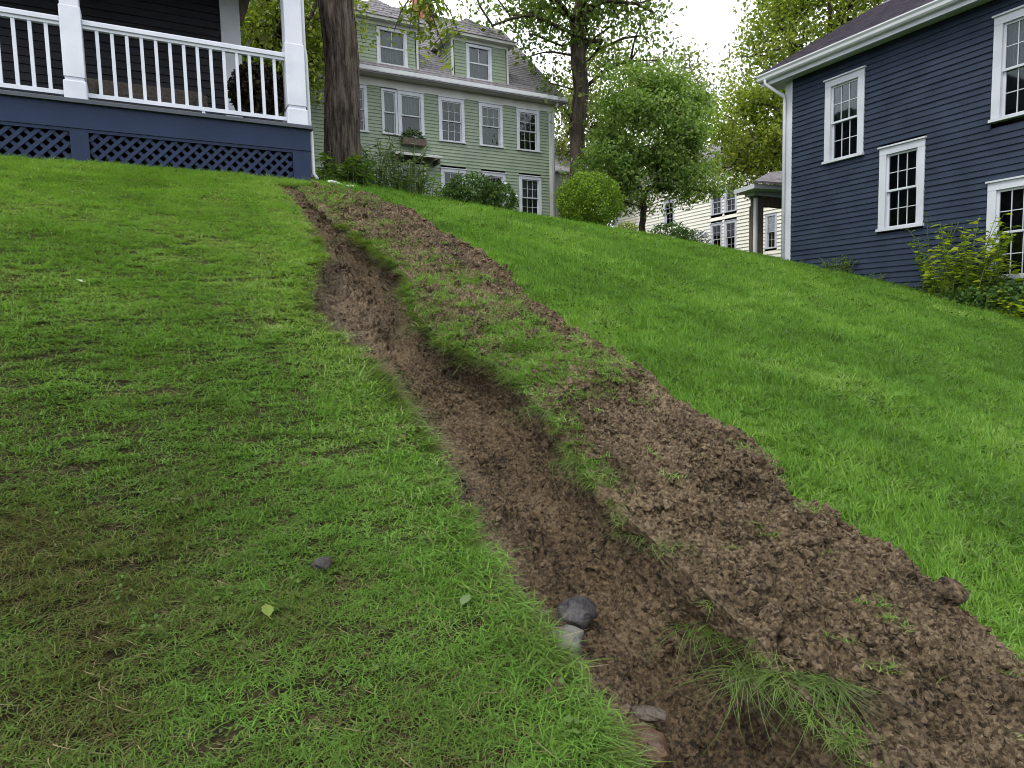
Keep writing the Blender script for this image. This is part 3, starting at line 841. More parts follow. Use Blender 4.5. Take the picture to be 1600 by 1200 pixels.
def dormer(x0, x1, wx0, wx1, tree_side=False):
    dv = 23.06
    zb, zt = 10.6, 12.06
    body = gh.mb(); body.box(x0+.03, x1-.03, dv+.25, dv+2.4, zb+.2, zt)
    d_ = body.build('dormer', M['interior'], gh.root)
    w_ = Wall(gh, 0, dv, 0)
    # face boards
    m = w_.mb(); z = zb
    while z < zt - .1:
        for p, q in spans(x0+.08, x1-.08, z, .118, [(wx0, wx1, 10.7, 11.92)]):
            m.add([(p,0,z),(q,0,z),(q,-.018,z),(p,-.018,z),(p,0,z+.118),(q,0,z+.118),(q,-.003,z+.118),(p,-.003,z+.118)], [(0,1,2,3),(7,6,5,4),(3,2,6,7),(1,0,4,5),(2,1,5,6),(0,3,7,4)])
        z += .118
    o = m.build('siding', M['sage'], d_); o['kind'] = 'stuff'
    # cheeks
    for xa, sg in ((x0, -1), (x1, 1)):
        m = gh.mb(); z = zb; 
        while z < zt:
            v1 = 22.65 + (z + .118 - 10.28)/PG
            v0 = dv + .001
            if v1 > v0 + .02:
                pts_ = [(xa, v0, z), (xa, v1, z), (xa, v1, z+.118), (xa, v0, z+.118)]
                a = sg*.018
                m.add([(xa, v0, z), (xa+a, v0, z), (xa+a, v1, z), (xa, v1, z), (xa, v0, z+.118), (xa+a*.2, v0, z+.118), (xa+a*.2, v1, z+.118), (xa, v1, z+.118)], [(0,1,2,3),(7,6,5,4),(1,5,6,2),(0,4,5,1)])
            z += .118
        o = m.build('cheek_siding', M['sage'], d_); o['kind'] = 'stuff'
        w_.mb().box(xa-.04 if sg > 0 else xa-.03, xa+.03 if sg > 0 else xa+.04, -.03, .05, zb-.02, zt-.1).build('corner_trim', M['sage_trim'], d_)
    w_.mb().box(x0-.02, x1+.02, -.032, .2, zt-.1, zt+.02).build('frieze', M['sage_trim'], d_)
    w_.mb().box(x0+.04, x1-.04, -.03, .05, zb-.06, zb-.001).build('bottom_trim', M['sage_trim'], d_)
    # window
    hh = wx1 - wx0
    c = .1
    m = w_.mb(); m.box(wx0, wx0+c, -.035, .05, 10.72, 11.82); m.box(wx1-c, wx1, -.035, .05, 10.72, 11.82); m.box(wx0, wx1, -.036, .05, 11.821, 11.92); m.box(wx0-.02, wx1+.02, -.06, .05, 10.66, 10.719)
    wf = m.build('window', M['trim'], d_)
    m = w_.mb(); m.box(wx0+c, wx1-c, -.005, .04, 11.25, 11.3); m.box(wx0+c, wx0+c+.04, -.004, .04, 10.72, 11.82); m.box(wx1-c-.04, wx1-c, -.004, .04, 10.72, 11.82); m.box((wx0+wx1)/2-.012, (wx0+wx1)/2+.012, 0, .03, 11.301, 11.82)
    m.build('sash', M['trim'], wf)
    w_.mb().box(wx0+c+.04, wx1-c-.04, .02, .024, 10.72, 11.82).build('pane', M['glass'], wf)
    w_.mb().box(wx0+c, wx1-c, .14, .15, 10.72, 11.82).build('curtain', M['curtain'], wf)
    # hipped roof with eave board
    ov = .24; xm = (x0+x1)/2
    ze = zt + .02
    w_.mb().box(x0-ov, x1+ov, -ov-.02, 1.6, ze, ze+.09).build('eave', M['sage_trim'], d_)
    za = ze + .09; zr = 13.38; va = dv + 1.15; vb = 22.65 + (zr - 10.28)/PG
    A, B_ = (x0-ov-.03, dv-ov-.05, za+.002), (x1+ov+.03, dv-ov-.05, za+.002)
    C_, D_ = (x1+ov+.03, 22.65+(za-10.28)/PG+.3, za+.002), (x0-ov-.03, 22.65+(za-10.28)/PG+.3, za+.002)
    Pk, Pb = (xm, va, zr), (xm, vb+.3, zr)
    m = gh.mb(); m.add([A, B_, C_, D_, Pk, Pb], [(0, 1, 4), (1, 2, 5, 4), (3, 0, 4, 5), (3, 2, 1, 0)])
    rf = m.build('dormer_roof', M['shingle'], d_)
    # shingle courses on the front hip
    m = gh.mb(); r = random.Random(3)
    for k_ in range(7):
        f0, f1 = k_/7, min(1, (k_+1.5)/7)
        def L_(f, s_): return tuple((A if s_ == 0 else B_)[i]*(1-f) + Pk[i]*f for i in range(3))
        a0, b0, a1, b1 = L_(f0, 0), L_(f0, 1), L_(f1, 0), L_(f1, 1)
        nt_ = max(1, int((b0[0]-a0[0])/.4))
        for i in range(nt_):
            q0, q1 = i/nt_+.01, (i+1)/nt_-.01
            t = .02 + r.uniform(0, .008)
            def lp(a, b, f, t_): return (a[0]+(b[0]-a[0])*f, a[1]+(b[1]-a[1])*f-t_*.5, a[2]+(b[2]-a[2])*f+t_*.8)
            m.add([lp(a0, b0, q0, t), lp(a0, b0, q1, t), lp(a1, b1, q1, .004), lp(a1, b1, q0, .004), lp(a0, b0, q0, 0), lp(a0, b0, q1, 0)], [(0,1,2,3), (4,5,1,0)])
    o = m.build('shingles', M['shingle'], rf); o['kind'] = 'stuff'
dormer(6.55, 8.78, 7.3, 8.4)
dormer(10.13, 12.4, 10.68, 11.72)
# chimney
ch = gh.mb(); ch.box(10.45, 11.15, 27.3, 27.9, 13.6, 16.6)
chm = ch.build('chimney', M['brick'], groof_o)
gh.mb().box(10.38, 11.22, 27.23, 27.97, 16.6, 16.75).build('chimney_cap', M['stone_pale'], chm)
# pent hood over the lower doorway and window box
m = gw.mb(); m.slab([(7.6, -.62, 7.52), (9.35, -.62, 7.52), (9.35, 0, 7.72), (7.6, 0, 7.72)], (0, 0, 1), .06); hood = m.build('door_hood', M['sage_trim'], gh.root)
for q in (7.65, 9.2): gw.mb().box(q, q+.07, -.55, -.02, 7.36, 7.51).build('hood_bracket', M['wood_old'], hood)
wbx = gw.mb(); wbx.box(8.0, 8.88, -.3, -.05, 7.98, 8.2); wbo = wbx.build('window_box', M['wood_old'], gh.root)

# ---- pale yellow house far back
YU = 30.06
yh = House('yellow_house', YU, 24, 4.0, 'pale yellow clapboard house seen between the trees far back', 'house')
yw = Wall(yh, YU, 40.0, -math.pi/2)
def yx(v): return 40.0 - v
YW = [(yx(30.3), yx(29.35), 7.85, 9.4), (yx(29.2), yx(28.25), 7.85, 9.4), (yx(30.3), yx(29.35), 5.5, 7.35), (yx(29.2), yx(28.25), 5.5, 7.35), (yx(26.2), yx(25.4), 5.4, 7.3), (yx(34.5), yx(33.5), 7.85, 9.4)]
siding_mesh(yw, 0, 18.5, 3.5, 10.6, .2, M['yellow'], YW, .05)
for q in YW: window(yw, *q, casing=.14, grid=(2, 2), curtain=M['curtain'] if q[2] < 7 else M['curtain_green'])
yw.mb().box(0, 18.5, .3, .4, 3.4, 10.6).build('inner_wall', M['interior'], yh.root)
yw.mb().box(0, .2, -.03, .3, 3.5, 10.6).build('corner_board', M['trim'], yh.root)
yw.mb().box(-.3, 18.8, -.4, .3, 10.602, 10.8).build('eave', M['trim'], yh.root)
m = yh.mb(); m.slab([(29.6, 40.4, 10.8), (29.6, 21.2, 10.8), (35.5, 21.2, 13.8), (35.5, 40.4, 13.8)], (0, 0, 1), .1); m.slab([(35.5, 40.4, 13.8), (35.5, 21.2, 13.8), (41.4, 21.2, 10.8), (41.4, 40.4, 10.8)], (0, 0, 1), .1); m.build('roof', M['shingle'], yh.root)
# white awning and porch bits at its foot
m = yw.mb(); m.box(3.0, 8.6, -1.6, -.05, 6.55, 6.7); pr = m.build('porch_roof', M['trim'], yh.root)
for q in (3.1, 5.0, 6.8, 8.4): yw.mb().box(q, q+.14, -1.5, -1.36, 3.6, 6.55).build('porch_post', M['trim'], pr)

# ---- grey-roofed shed behind the sage house
sd = House('grey_shed', 24.5, 38, 8.0, 'grey-roofed outbuilding peeping out right of the sage house corner', 'shed')
sd.mb().box(22.5, 26.5, 38, 42, 7.5, 11.5).build('wall', M['stone_pale'], sd.root)
m = sd.mb(); m.slab([(22.2, 37.7, 11.5), (26.8, 37.7, 11.5), (26.8, 40, 13.1), (22.2, 40, 13.1)], (0, 0, 1), .1); m.slab([(22.2, 40, 13.1), (26.8, 40, 13.1), (26.8, 42.3, 11.5), (22.2, 42.3, 11.5)], (0, 0, 1), .1); m.build('roof', M['shingle'], sd.root)
# ------------------------------------------------------------------ trees, shrubs
def leaf_quads(C, N, size, rs, up=.35, aspect=.55, fold=.0):
    """kite-shaped leaves at points C with outward directions N"""
    n = len(C)
    d = rs.normal(size=(n, 3)); d /= np.linalg.norm(d, axis=1)[:, None]
    nr = N*.5 + rs.normal(size=(n, 3))*.7 + np.array([0, 0, up]); nr /= np.linalg.norm(nr, axis=1)[:, None]
    ax = d - nr*(d*nr).sum(1)[:, None]; ax /= np.linalg.norm(ax, axis=1)[:, None] + 1e-9
    ax[:, 2] -= .25; ax /= np.linalg.norm(ax, axis=1)[:, None]
    sd = np.cross(nr, ax); sd /= np.linalg.norm(sd, axis=1)[:, None] + 1e-9
    L = (size*rs.uniform(.6, 1.25, n))[:, None]
    a = C - ax*L*.5; b = C + sd*L*aspect*.5 - ax*L*.08; c = C + ax*L*.5; e = C - sd*L*aspect*.5 - ax*L*.08
    V = np.stack([a, b, c, e], 1).reshape(-1, 3)
    F = np.arange(4*n).reshape(n, 4)
    return V, F
def grow(base, top, attract, r_trunk, rs, spread_up=.35):
    """branch skeleton: each attractor joins the nearest earlier node; radii follow the number of tips carried"""
    base, top = np.array(base, float), np.array(top, float)
    nodes = []; par = []
    nt = 9
    for i in range(nt):
        f = i/(nt-1)
        p = base*(1-f) + top*f + np.array([rs.normal()*.02, rs.normal()*.02, 0])*np.linalg.norm(top-base)*(.5 if 0 < i else 0)
        nodes.append(p); par.append(i-1)
    n0 = nt
    order = np.argsort(np.linalg.norm(attract - top, axis=1))
    tips = []
    for k in order:
        a = attract[k]
        P = np.array(nodes[2:])
        d = np.linalg.norm(P - a, axis=1) + np.maximum(0, P[:, 2] - a[2] + .1*np.linalg.norm(P - a, axis=1))*1.5
        j = int(np.argmin(d)) + 2
        p0 = nodes[j]; L = np.linalg.norm(a - p0)
        m = max(1, int(L/.7))
        last = j
        for q in range(1, m+1):
            f = q/m
            p = p0*(1-f) + a*f + np.array([rs.normal()*.05*L*(f < 1), rs.normal()*.05*L*(f < 1), spread_up*L*f*(1-f)*.6])
            nodes.append(p); par.append(last); last = len(nodes)-1
        tips.append(last)
    cnt = np.zeros(len(nodes))
    for t in tips: cnt[t] += 1
    for i in range(len(nodes)-1, 0, -1):
        cnt[par[i]] += cnt[i]
    rad = r_trunk*np.power(np.maximum(cnt, .4)/max(cnt[0], 1), .48)
    return np.array(nodes), par, rad, tips
def branch_mesh(mb, nodes, par, rad, nt=9, sides=7, r_min=.006, trunk_sides=14):
    kids = {}
    for i, p in enumerate(par):
        if p >= 0: kids.setdefault(p, []).append(i)
    done = set()
    stack = [(0, None)]
    while stack:
        s, frm = stack.pop()
        path = [s] if frm is None else [frm, s]
        while True:
            ks = [k for k in kids.get(path[-1], []) if k not in done]
            if not ks: break
            ks.sort(key=lambda k: -rad[k])
            for k in ks[1:]: stack.append((k, path[-1])); done.add(k)
            path.append(ks[0]); done.add(ks[0])
        if len(path) > 1:
            rr = [max(rad[i], r_min) for i in path]
            if frm is not None: rr[0] = min(rr[0], rr[1]*1.25)
            mb.tube([tuple(nodes[i]) for i in path], rr, trunk_sides if frm is None else sides)
def tree(name, label, base, top, crown, r_trunk, n_att, n_leaf, leaf, mat, bark, seed, group=None, flare=1.35, clump=.5, att=None, up=.35, furrow=False):
    """crown: list of (centre, radii) ellipsoids; leaves gather in clumps round the branch tips"""
    rs = np.random.default_rng(seed)
    root = tag(empty(name, tuple(base)), label, 'tree', group)
    vol = np.array([np.prod(r) for c, r in crown]); vol = vol/vol.sum()
    A = []
    for (c, r), w_ in zip(crown, vol):
        k = max(3, int(n_att*w_))
        d = rs.normal(size=(k, 3)); d /= np.linalg.norm(d, axis=1)[:, None]
        q = rs.uniform(.35, 1.0, k)**.6
        A.append(np.array(c) + d*q[:, None]*np.array(r))
    A = np.concatenate(A)
    if att is not None: A = np.concatenate([A, np.array(att)])
    nodes, par, rad, tips = grow(base, top, A, r_trunk, rs)
    rad[0] *= flare; rad[1] *= 1 + (flare-1)*.35
    if furrow:                                     # lower trunk as a finely furrowed shell
        hgt = nodes[6][2] - base[2]; na, nh = 150, 340
        hz = np.linspace(0, 1, nh)[:, None]; an = np.linspace(0, 2*math.pi, na, endpoint=False)[None]
        fz = hz*(len(nodes[:7])-1)
        ctr = np.stack([np.interp(fz[:, 0], np.arange(7), nodes[:7, k]) for k in (0, 1, 2)], 1) - np.array(base)
        rr = np.interp(fz[:, 0], np.arange(7), rad[:7])[:, None]
        rr = rr*(1 + .09*np.exp(-hz*hgt/.35)*(1 + .35*np.sin(an*5+1)))
        hm = hz*hgt; wob = .5*perlin(an*1.2 + 0*hm, hm*1.1) 
        rid = np.abs(perlin((an + .10*wob)*7.6 + 0*hm, hm*1.15 + 0*an)) + .55*np.abs(perlin(an*15 + 3 + .2*wob, hm*2.6 + 0*an)) + .25*perlin(an*40 + 0*hm, hm*9 + 0*an)
        rr = rr - .015 + .04*np.clip(rid, 0, .75)
        Vt = np.stack([ctr[:, None, 0] + rr*np.cos(an), ctr[:, None, 1] + rr*np.sin(an), ctr[:, None, 2] + 0*an], 2).reshape(-1, 3)
        i0 = (np.arange(nh-1)[:, None]*na + np.arange(na)[None]); i1 = (np.arange(nh-1)[:, None]*na + (np.arange(na)+1)[None] % na)
        np_obj('trunk', Vt, np.stack([i0.ravel(), i1.ravel(), i1.ravel()+na, i0.ravel()+na], 1), bark, root, True)
        rad = rad.copy(); rad[:6] *= .6
    mb = MB(); branch_mesh(mb, nodes - np.array(base), par, rad)
    mb.build('limbs' if furrow else 'trunk', bark, root, True)
    cen = np.mean([c for c, r in crown], axis=0)
    T_ = nodes[tips]
    # leaves also sit along the outer twigs
    w_ = rs.uniform(.5, 1.6, len(T_)); w_ /= w_.sum()
    idx = rs.choice(len(T_), n_leaf, p=w_)
    off = rs.normal(size=(n_leaf, 3)); ln = np.linalg.norm(off, axis=1)[:, None]; off = off/ln*np.minimum(ln, 1.8)
    off[:, 2] *= .75
    sizes = rs.uniform(.6, 1.4, len(T_))
    P = T_[idx] + off*(clump*sizes[idx])[:, None]
    N = P - cen; N /= np.linalg.norm(N, axis=1)[:, None] + 1e-9
    V, F = leaf_quads(P - np.array(base), N, leaf, rs, up)
    np_obj('crown', V, F, mat, root)
    return root
def shrub(name, label, base, blobs, n, leaf, mat, seed, stems=10, cat='shrub', clump=.09, group=None, aspect=.55, stem_mat=None, flowers=0, dense=.55, fl_mat=None):
    rs = np.random.default_rng(seed)
    root = tag(empty(name, tuple(base)), label, cat, group)
    P = []
    vol = np.array([np.prod(r)**.67 for c, r in blobs]); vol /= vol.sum()
    for (c, r), w_ in zip(blobs, vol):
        k = int(n*w_)
        d = rs.normal(size=(k, 3)); d /= np.linalg.norm(d, axis=1)[:, None]
        q = 1 - rs.exponential(.13, k); q = np.clip(q, dense*.3, 1.03)
        th = np.arctan2(d[:, 1], d[:, 0]); bump = 1 + .09*np.sin(th*5 + d[:, 2]*4 + seed) + .06*np.sin(th*11 - d[:, 2]*9)
        P.append(np.array(c) + d*(q*bump)[:, None]*np.array(r) + rs.normal(size=(k, 3))*clump*.3)
    P = np.concatenate(P); cen = np.mean([c for c, r in blobs], axis=0)
    P = P[P[:, 2] > -.05]
    N = P - cen; N /= np.linalg.norm(N, axis=1)[:, None] + 1e-9
    V, F = leaf_quads(P, N, leaf, rs, .3, aspect)
    np_obj('foliage', V, F, mat, root)
    mb = MB()
    for k in range(stems):
        c, r = blobs[rs.integers(len(blobs))]
        d = rs.normal(size=3); d /= np.linalg.norm(d); d[2] = abs(d[2])
        e = np.array(c) + d*np.array(r)*.8
        s0 = np.array([c[0]*.6 + rs.normal()*.06, c[1]*.6 + rs.normal()*.06, -.1])
        mb.tube([tuple(s0), tuple(s0*.45 + e*.55 + rs.normal(size=3)*.03), tuple(e)], [.014, .009, .004], 5)
    mb.build('stem', stem_mat or M['bark_far'], root)
    if flowers:
        k = rs.choice(len(P), flowers)
        mb = MB()
        for i in k:
            p = P[i] + N[i]*.04; s_ = rs.uniform(.03, .055)
            v = [p + s_*np.array(q) for q in ((1,0,0),(-1,0,0),(0,1,0),(0,-1,0),(0,0,1),(0,0,-1))]
            mb.add([tuple(q) for q in v], [(0,2,4),(2,1,4),(1,3,4),(3,0,4),(2,0,5),(1,2,5),(3,1,5),(0,3,5)])
        mb.build('flowers', fl_mat or M['white'], root)['kind'] = 'stuff'
    return root
def stalks(name, label, base, n, h, spread, leaf, per, mat, seed, cat='plant', group=None, aspect=.5, droop=.35):
    """clump of upright stems carrying leaves in pairs along their length"""
    rs = np.random.default_rng(seed)
    root = tag(empty(name, tuple(base)), label, cat, group)
    mb = MB(); Ps, Ns = [], []
    for k in range(n):
        a = rs.uniform(0, 2*math.pi); r0 = spread*math.sqrt(rs.uniform())
        sx_, sy_ = r0*math.cos(a), r0*math.sin(a)
        hh = h*rs.uniform(.55, 1.1)*(1 - .35*(r0/max(spread, .01))**2)
        lean = rs.uniform(.05, droop); la = a + rs.normal()*.6
        pts_ = []
        for i in range(6):
            f = i/5
            pts_.append((sx_ + lean*hh*f*f*math.cos(la), sy_ + lean*hh*f*f*math.sin(la), -.05 + hh*f*(1-.25*lean*f)))
        mb.tube(pts_, [.008*(1-.7*i/5) + .0015 for i in range(6)], 4)
        pts_ = np.array(pts_)
        for j in range(per):
            f = (.18 + .82*(j+rs.uniform(0, .8))/per)*5; i = min(int(f), 4); p = pts_[i]*(1-(f-i)) + pts_[i+1]*(f-i)
            an = rs.uniform(0, 2*math.pi); o = np.array([math.cos(an), math.sin(an), rs.uniform(-.1, .5)])
            Ps.append(p + o*leaf*.5); Ns.append(o)
    Ps, Ns = np.array(Ps), np.array(Ns)
    # leaf long axis follows its outward direction
    nl = len(Ps); sz = leaf*rs.uniform(.6, 1.25, nl)[:, None]
    ax = Ns/np.linalg.norm(Ns, axis=1)[:, None]; sd = np.cross(ax, np.array([0, 0, 1.0]) + rs.normal(size=(nl, 3))*.35); sd /= np.linalg.norm(sd, axis=1)[:, None]
    dn = np.array([0, 0, -1.0])
    a = Ps - ax*sz*.5; b = Ps + sd*sz*aspect*.5; c = Ps + ax*sz*.5 + dn*sz*.18; e = Ps - sd*sz*aspect*.5
    V = np.stack([a, b, c, e], 1).reshape(-1, 3)
    np_obj('leaves', V, np.arange(4*nl).reshape(nl, 4), mat, root)
    mb.build('stem', M['stem'], root)
    return root

M['stem'] = pmat('green_stem', (.05, .08, .025), (.09, .12, .04), 8.0, .7)
M['leaf_mid'] = leaf_mat('tree_leaves_mid_green', [(.05, .085, .018), (.085, .14, .028), (.125, .19, .04), (.2, .26, .07)], trans=.48)
M['leaf_dark'] = leaf_mat('tree_leaves_blue_green', [(.07, .125, .03), (.115, .195, .045), (.165, .26, .06), (.27, .36, .12)], trans=.5, spec=.25, rough=.45)
M['leaf_yellow'] = leaf_mat('tree_leaves_yellow_green', [(.07, .11, .018), (.13, .18, .026), (.2, .25, .036), (.28, .32, .06)], trans=.5)
M['leaf_olive'] = leaf_mat('tree_leaves_olive', [(.06, .085, .025), (.11, .14, .04), (.17, .2, .06), (.26, .28, .1)], trans=.48)
M['leaf_box'] = leaf_mat('clipped_shrub_leaves', [(.05, .1, .014), (.1, .185, .018), (.17, .275, .024), (.26, .37, .035)])
M['leaf_bush'] = leaf_mat('dark_bush_leaves', [(.025, .055, .014), (.042, .09, .02), (.065, .13, .028), (.11, .18, .04)])
M['leaf_weed'] = leaf_mat('weed_leaves', [(.045, .09, .02), (.08, .15, .028), (.12, .21, .036), (.18, .26, .05)])
M['leaf_silver'] = leaf_mat('silvery_weed_leaves', [(.04, .07, .04), (.07, .11, .06), (.1, .15, .08), (.2, .25, .17)])
M['leaf_lime'] = leaf_mat('lime_leaves', [(.08, .13, .016), (.16, .23, .022), (.25, .32, .03), (.33, .37, .04)], trans=.5)
M['leaf_maroon'] = leaf_mat('dark_maroon_leaves', [(.012, .01, .01), (.022, .016, .014), (.03, .028, .016), (.045, .05, .02)], trans=.2)

def at(px, py, Y):
    """point on the sight line through a photo pixel, at depth Y"""
    r = cx*((px-800)/1035.0) - cy*((py-600)/1035.0) - cz
    k = Y/r.y
    return np.array((r.x*k, Y, 1.6 + r.z*k))
def ground_at(px, Y):
    p = at(px, 400, Y); return np.array((p[0], Y, Z(p[0], Y)))

# T1: the big trunk beside the porch; its crown is far overhead
b = ground_at(541, 12.0); b[2] -= .1
tree('shade_tree', 'huge dark furrowed trunk standing right of the porch corner', b, b + np.array([.14, .3, 9.0]),
     [(b + np.array([0, 3.5, 13.0]), (5.0, 4.0, 3.2))], .292, 60, 9000, .17, M['leaf_mid'], M['bark'], 21, flare=1.12, clump=.7, furrow=True)
# a low leafy bough hanging from that tree, in front of the chimney
rs_ = np.random.default_rng(5)
bt = tag(empty('hanging_bough', (0, 0, 0)), 'leafy bough hanging down in front of the brick chimney', 'branch')
p0 = at(545, -190, 12.0); ends = [at(x, y, Y) for x, y, Y in ((700, 95, 12.6), (672, 70, 12.5), (640, 45, 12.4), (720, 60, 12.8), (655, 90, 12.5), (612, 60, 12.4), (668, 20, 12.5), (690, 35, 12.6))]
mb = MB(); hub = at(664, -40, 12.5)
mb.tube([tuple(p0), tuple(.5*(p0+hub) + np.array([0, 0, .25])), tuple(hub)], [.06, .045, .03], 7)
for e in ends: mb.tube([tuple(hub), tuple(.5*(hub+e) + rs_.normal(size=3)*.08), tuple(e)], [.02, .012, .004], 5)
mb.build('bough', M['bark'], bt)
E_ = np.array(ends); ix = rs_.integers(0, len(E_), 420); f = rs_.uniform(.35, 1.05, 420)[:, None]
P = hub*(1-f) + E_[ix]*f + rs_.normal(size=(420, 3))*.09
V, F = leaf_quads(P, np.tile([0, -.6, .4], (420, 1)), .15, rs_, .3, .42)
np_obj('leaves', V, F, M['leaf_yellow'], bt)

# T2: tall tree right of the sage house
b = ground_at(902, 26.5)
tree('tall_tree', 'tall forked tree with open crown right of the sage house', b, at(908, -70, 26.5),
     [(at(905, -60, 26.5), (3.6, 3.0, 3.2)), (at(978, 35, 26), (1.8, 2.0, 2.0)), (at(795, 5, 26), (2.2, 1.6, 1.0)), (at(830, 60, 27), (1.1, 1.0, 1.6)), (at(890, 60, 27), (1.3, 1.2, 1.6))],
     .3, 130, 11500, .2, M['leaf_mid'], M['bark_far'], 33, clump=.55, att=[at(750, 10, 26), at(770, 40, 26), at(860, 130, 26.5), at(985, 95, 26), at(1022, 20, 26), at(925, 140, 26.5), at(885, 175, 26.2), at(940, 110, 26)])
# T3: rounded small tree
b = ground_at(1003, 24.5)
tree('rounded_tree', 'rounded dark green small tree in the middle of the skyline', b, b + np.array([.1, 0, 1.6]),
     [(at(1015, 205, 24.5), (2.2, 2.0, 1.6)), (at(950, 265, 24.5), (1.3, 1.2, 1.1)), (at(1075, 270, 24.5), (1.5, 1.4, .95)), (at(985, 145, 24.5), (1.2, 1.2, .9)), (at(1075, 185, 24.5), (1.3, 1.2, 1.1)), (at(1040, 130, 24.5), (.8, .8, .7)), (at(930, 310, 24.5), (.9, .9, .6)), (at(1000, 300, 24.3), (1.2, 1.0, .55)), (at(1110, 295, 24.5), (.6, .7, .5))],
     .115, 190, 34000, .145, M['leaf_dark'], M['bark_far'], 44, clump=.33)
# T4: yellow-green trees behind the navy house
b = ground_at(1290, 40)
tree('yellow_tree', 'large yellow-green tree rising behind the navy house roof', b, at(1290, 80, 40),
     [(at(1310, 40, 40), (5.2, 4, 4.2)), (at(1215, 120, 40), (2.8, 3, 3.2)), (at(1330, -40, 40), (5, 4, 3)), (at(1185, 210, 40), (2.2, 2.5, 2.6)), (at(1265, 20, 40), (3, 3, 3))],
     .38, 190, 25000, .27, M['leaf_yellow'], M['bark_far'], 55, clump=.8)
b = ground_at(1255, 31)
tree('olive_tree', 'low yellow-green tree between the rounded tree and the navy house corner', b, at(1205, 250, 31),
     [(at(1180, 205, 31), (2.3, 1.8, 2.2)), (at(1145, 265, 31), (1.3, 1.3, 1.0)), (at(1190, 160, 31), (1.2, 1.4, 1.3)), (at(1215, 255, 31), (1.3, 1.3, 1.2))],
     .14, 130, 11500, .19, M['leaf_yellow'], M['bark_far'], 56, clump=.42)
# T5: bright tree seen through the porch
b = ground_at(430, 21)
tree('bright_tree', 'bright yellow-green tree seen between the porch posts', b, at(432, 20, 21),
     [(at(440, 10, 21), (2.6, 2.0, 2.0)), (at(400, 60, 21), (1.6, 1.6, 1.5)), (at(480, 0, 21), (1.2, 1.4, 2.2)), (at(440, 110, 21), (1.8, 1.4, 1.0))],
     .2, 120, 14000, .16, M['leaf_yellow'], M['bark_far'], 66, clump=.42)
# trees filling the gap behind the tall tree
b = ground_at(868, 48)
tree('backdrop_tree', 'mid green tree behind the sage house corner and the tall trunk', b, at(880, 230, 48),
     [(at(890, 215, 48), (3.2, 3, 3.4)), (at(940, 150, 48), (3.2, 3, 4.2)), (at(880, 270, 48), (2.6, 2.5, 2.4)), (at(985, 260, 48), (3, 2.5, 3))],
     .3, 130, 14000, .3, M['leaf_olive'], M['bark_far'], 77, clump=.75)
b = ground_at(1075, 60)
tree('distant_tree', 'hazy pale tree top behind the rounded tree', b, at(1062, 190, 60),
     [(at(1060, 150, 60), (4.0, 3, 4.5)), (at(1020, 200, 60), (4, 3, 4)), (at(1095, 215, 60), (3, 3, 4))],
     .3, 90, 5500, .34, M['leaf_olive'], M['bark_far'], 78, clump=1.0)

def gpos(px, Y): return ground_at(px, Y)
# clipped round shrub
b = gpos(921, 17.0)
shrub('round_shrub', 'clipped round shrub with yellow-green top beside the sage house', b, [((0, 0, .62), (.8, .78, .72))], 21000, .062, M['leaf_box'], 3, 14, aspect=.5)
b = gpos(748, 16.0)
shrub('dark_bush', 'dense dark green bush in front of the lower windows', b, [((-.15, 0, .4), (.62, .5, .52)), ((.45, .1, .3), (.5, .45, .42)), ((-.5, 0, .3), (.4, .4, .4))], 5200, .1, M['leaf_bush'], 4, 14, flowers=9, aspect=.45)
b = gpos(545, 11.2)
stalks('leafy_clump', 'bright leafy clump growing at the foot of the huge trunk', b, 46, .62, .38, .17, 10, M['leaf_weed'], 5, aspect=.42)
b = gpos(512, 10.3)
stalks('low_clump', 'low weeds beside the white downspout', b, 22, .28, .2, .09, 8, M['leaf_weed'], 6, aspect=.42)
b = gpos(622, 13.0)
stalks('tall_weeds', 'tall tangled silvery weeds left of the dark bush', b, 60, 1.15, .62, .12, 14, M['leaf_silver'], 7, aspect=.4, droop=.5)
b = gpos(655, 13.6)
stalks('tall_weeds', 'green straggling vine weeds below the window box', b, 34, .8, .5, .13, 12, M['leaf_weed'], 8, aspect=.45, droop=.5)
b = gpos(592, 13.2)
stalks('tall_weeds', 'slender leafy stems rising above the bright clump', b, 16, 1.3, .25, .12, 12, M['leaf_weed'], 9, aspect=.35)
b = at(648, 226, 24.1); 
wbp = shrub('box_plants', 'plants filling the wooden window box on the sage house', (*uv2xy(8.44, GV-.17), 8.18), [((0, 0, .12), (.42, .14, .22))], 500, .09, M['leaf_bush'], 10, 4, cat='plant')
wbp.rotation_euler = (0, 0, GRID_ROT)
b = gpos(1045, 19.0)
shrub('low_shrub', 'low dark shrub below the rounded tree', b, [((0, 0, .2), (.55, .4, .32)), ((.4, .1, .12), (.4, .3, .25))], 1600, .085, M['leaf_bush'], 12, 8)
b = gpos(980, 18.5)
shrub('low_shrub', 'small lime green plant right of the clipped round shrub', b, [((0, 0, .12), (.28, .25, .2))], 500, .07, M['leaf_lime'], 13, 5, cat='plant')
b = gpos(1088, 20.0)
shrub('flower_clump', 'grey-leaved clump with white flowers in front of the yellow house', b, [((0, 0, .18), (.4, .3, .28))], 900, .06, M['leaf_silver'], 14, 6, cat='plant', flowers=40)
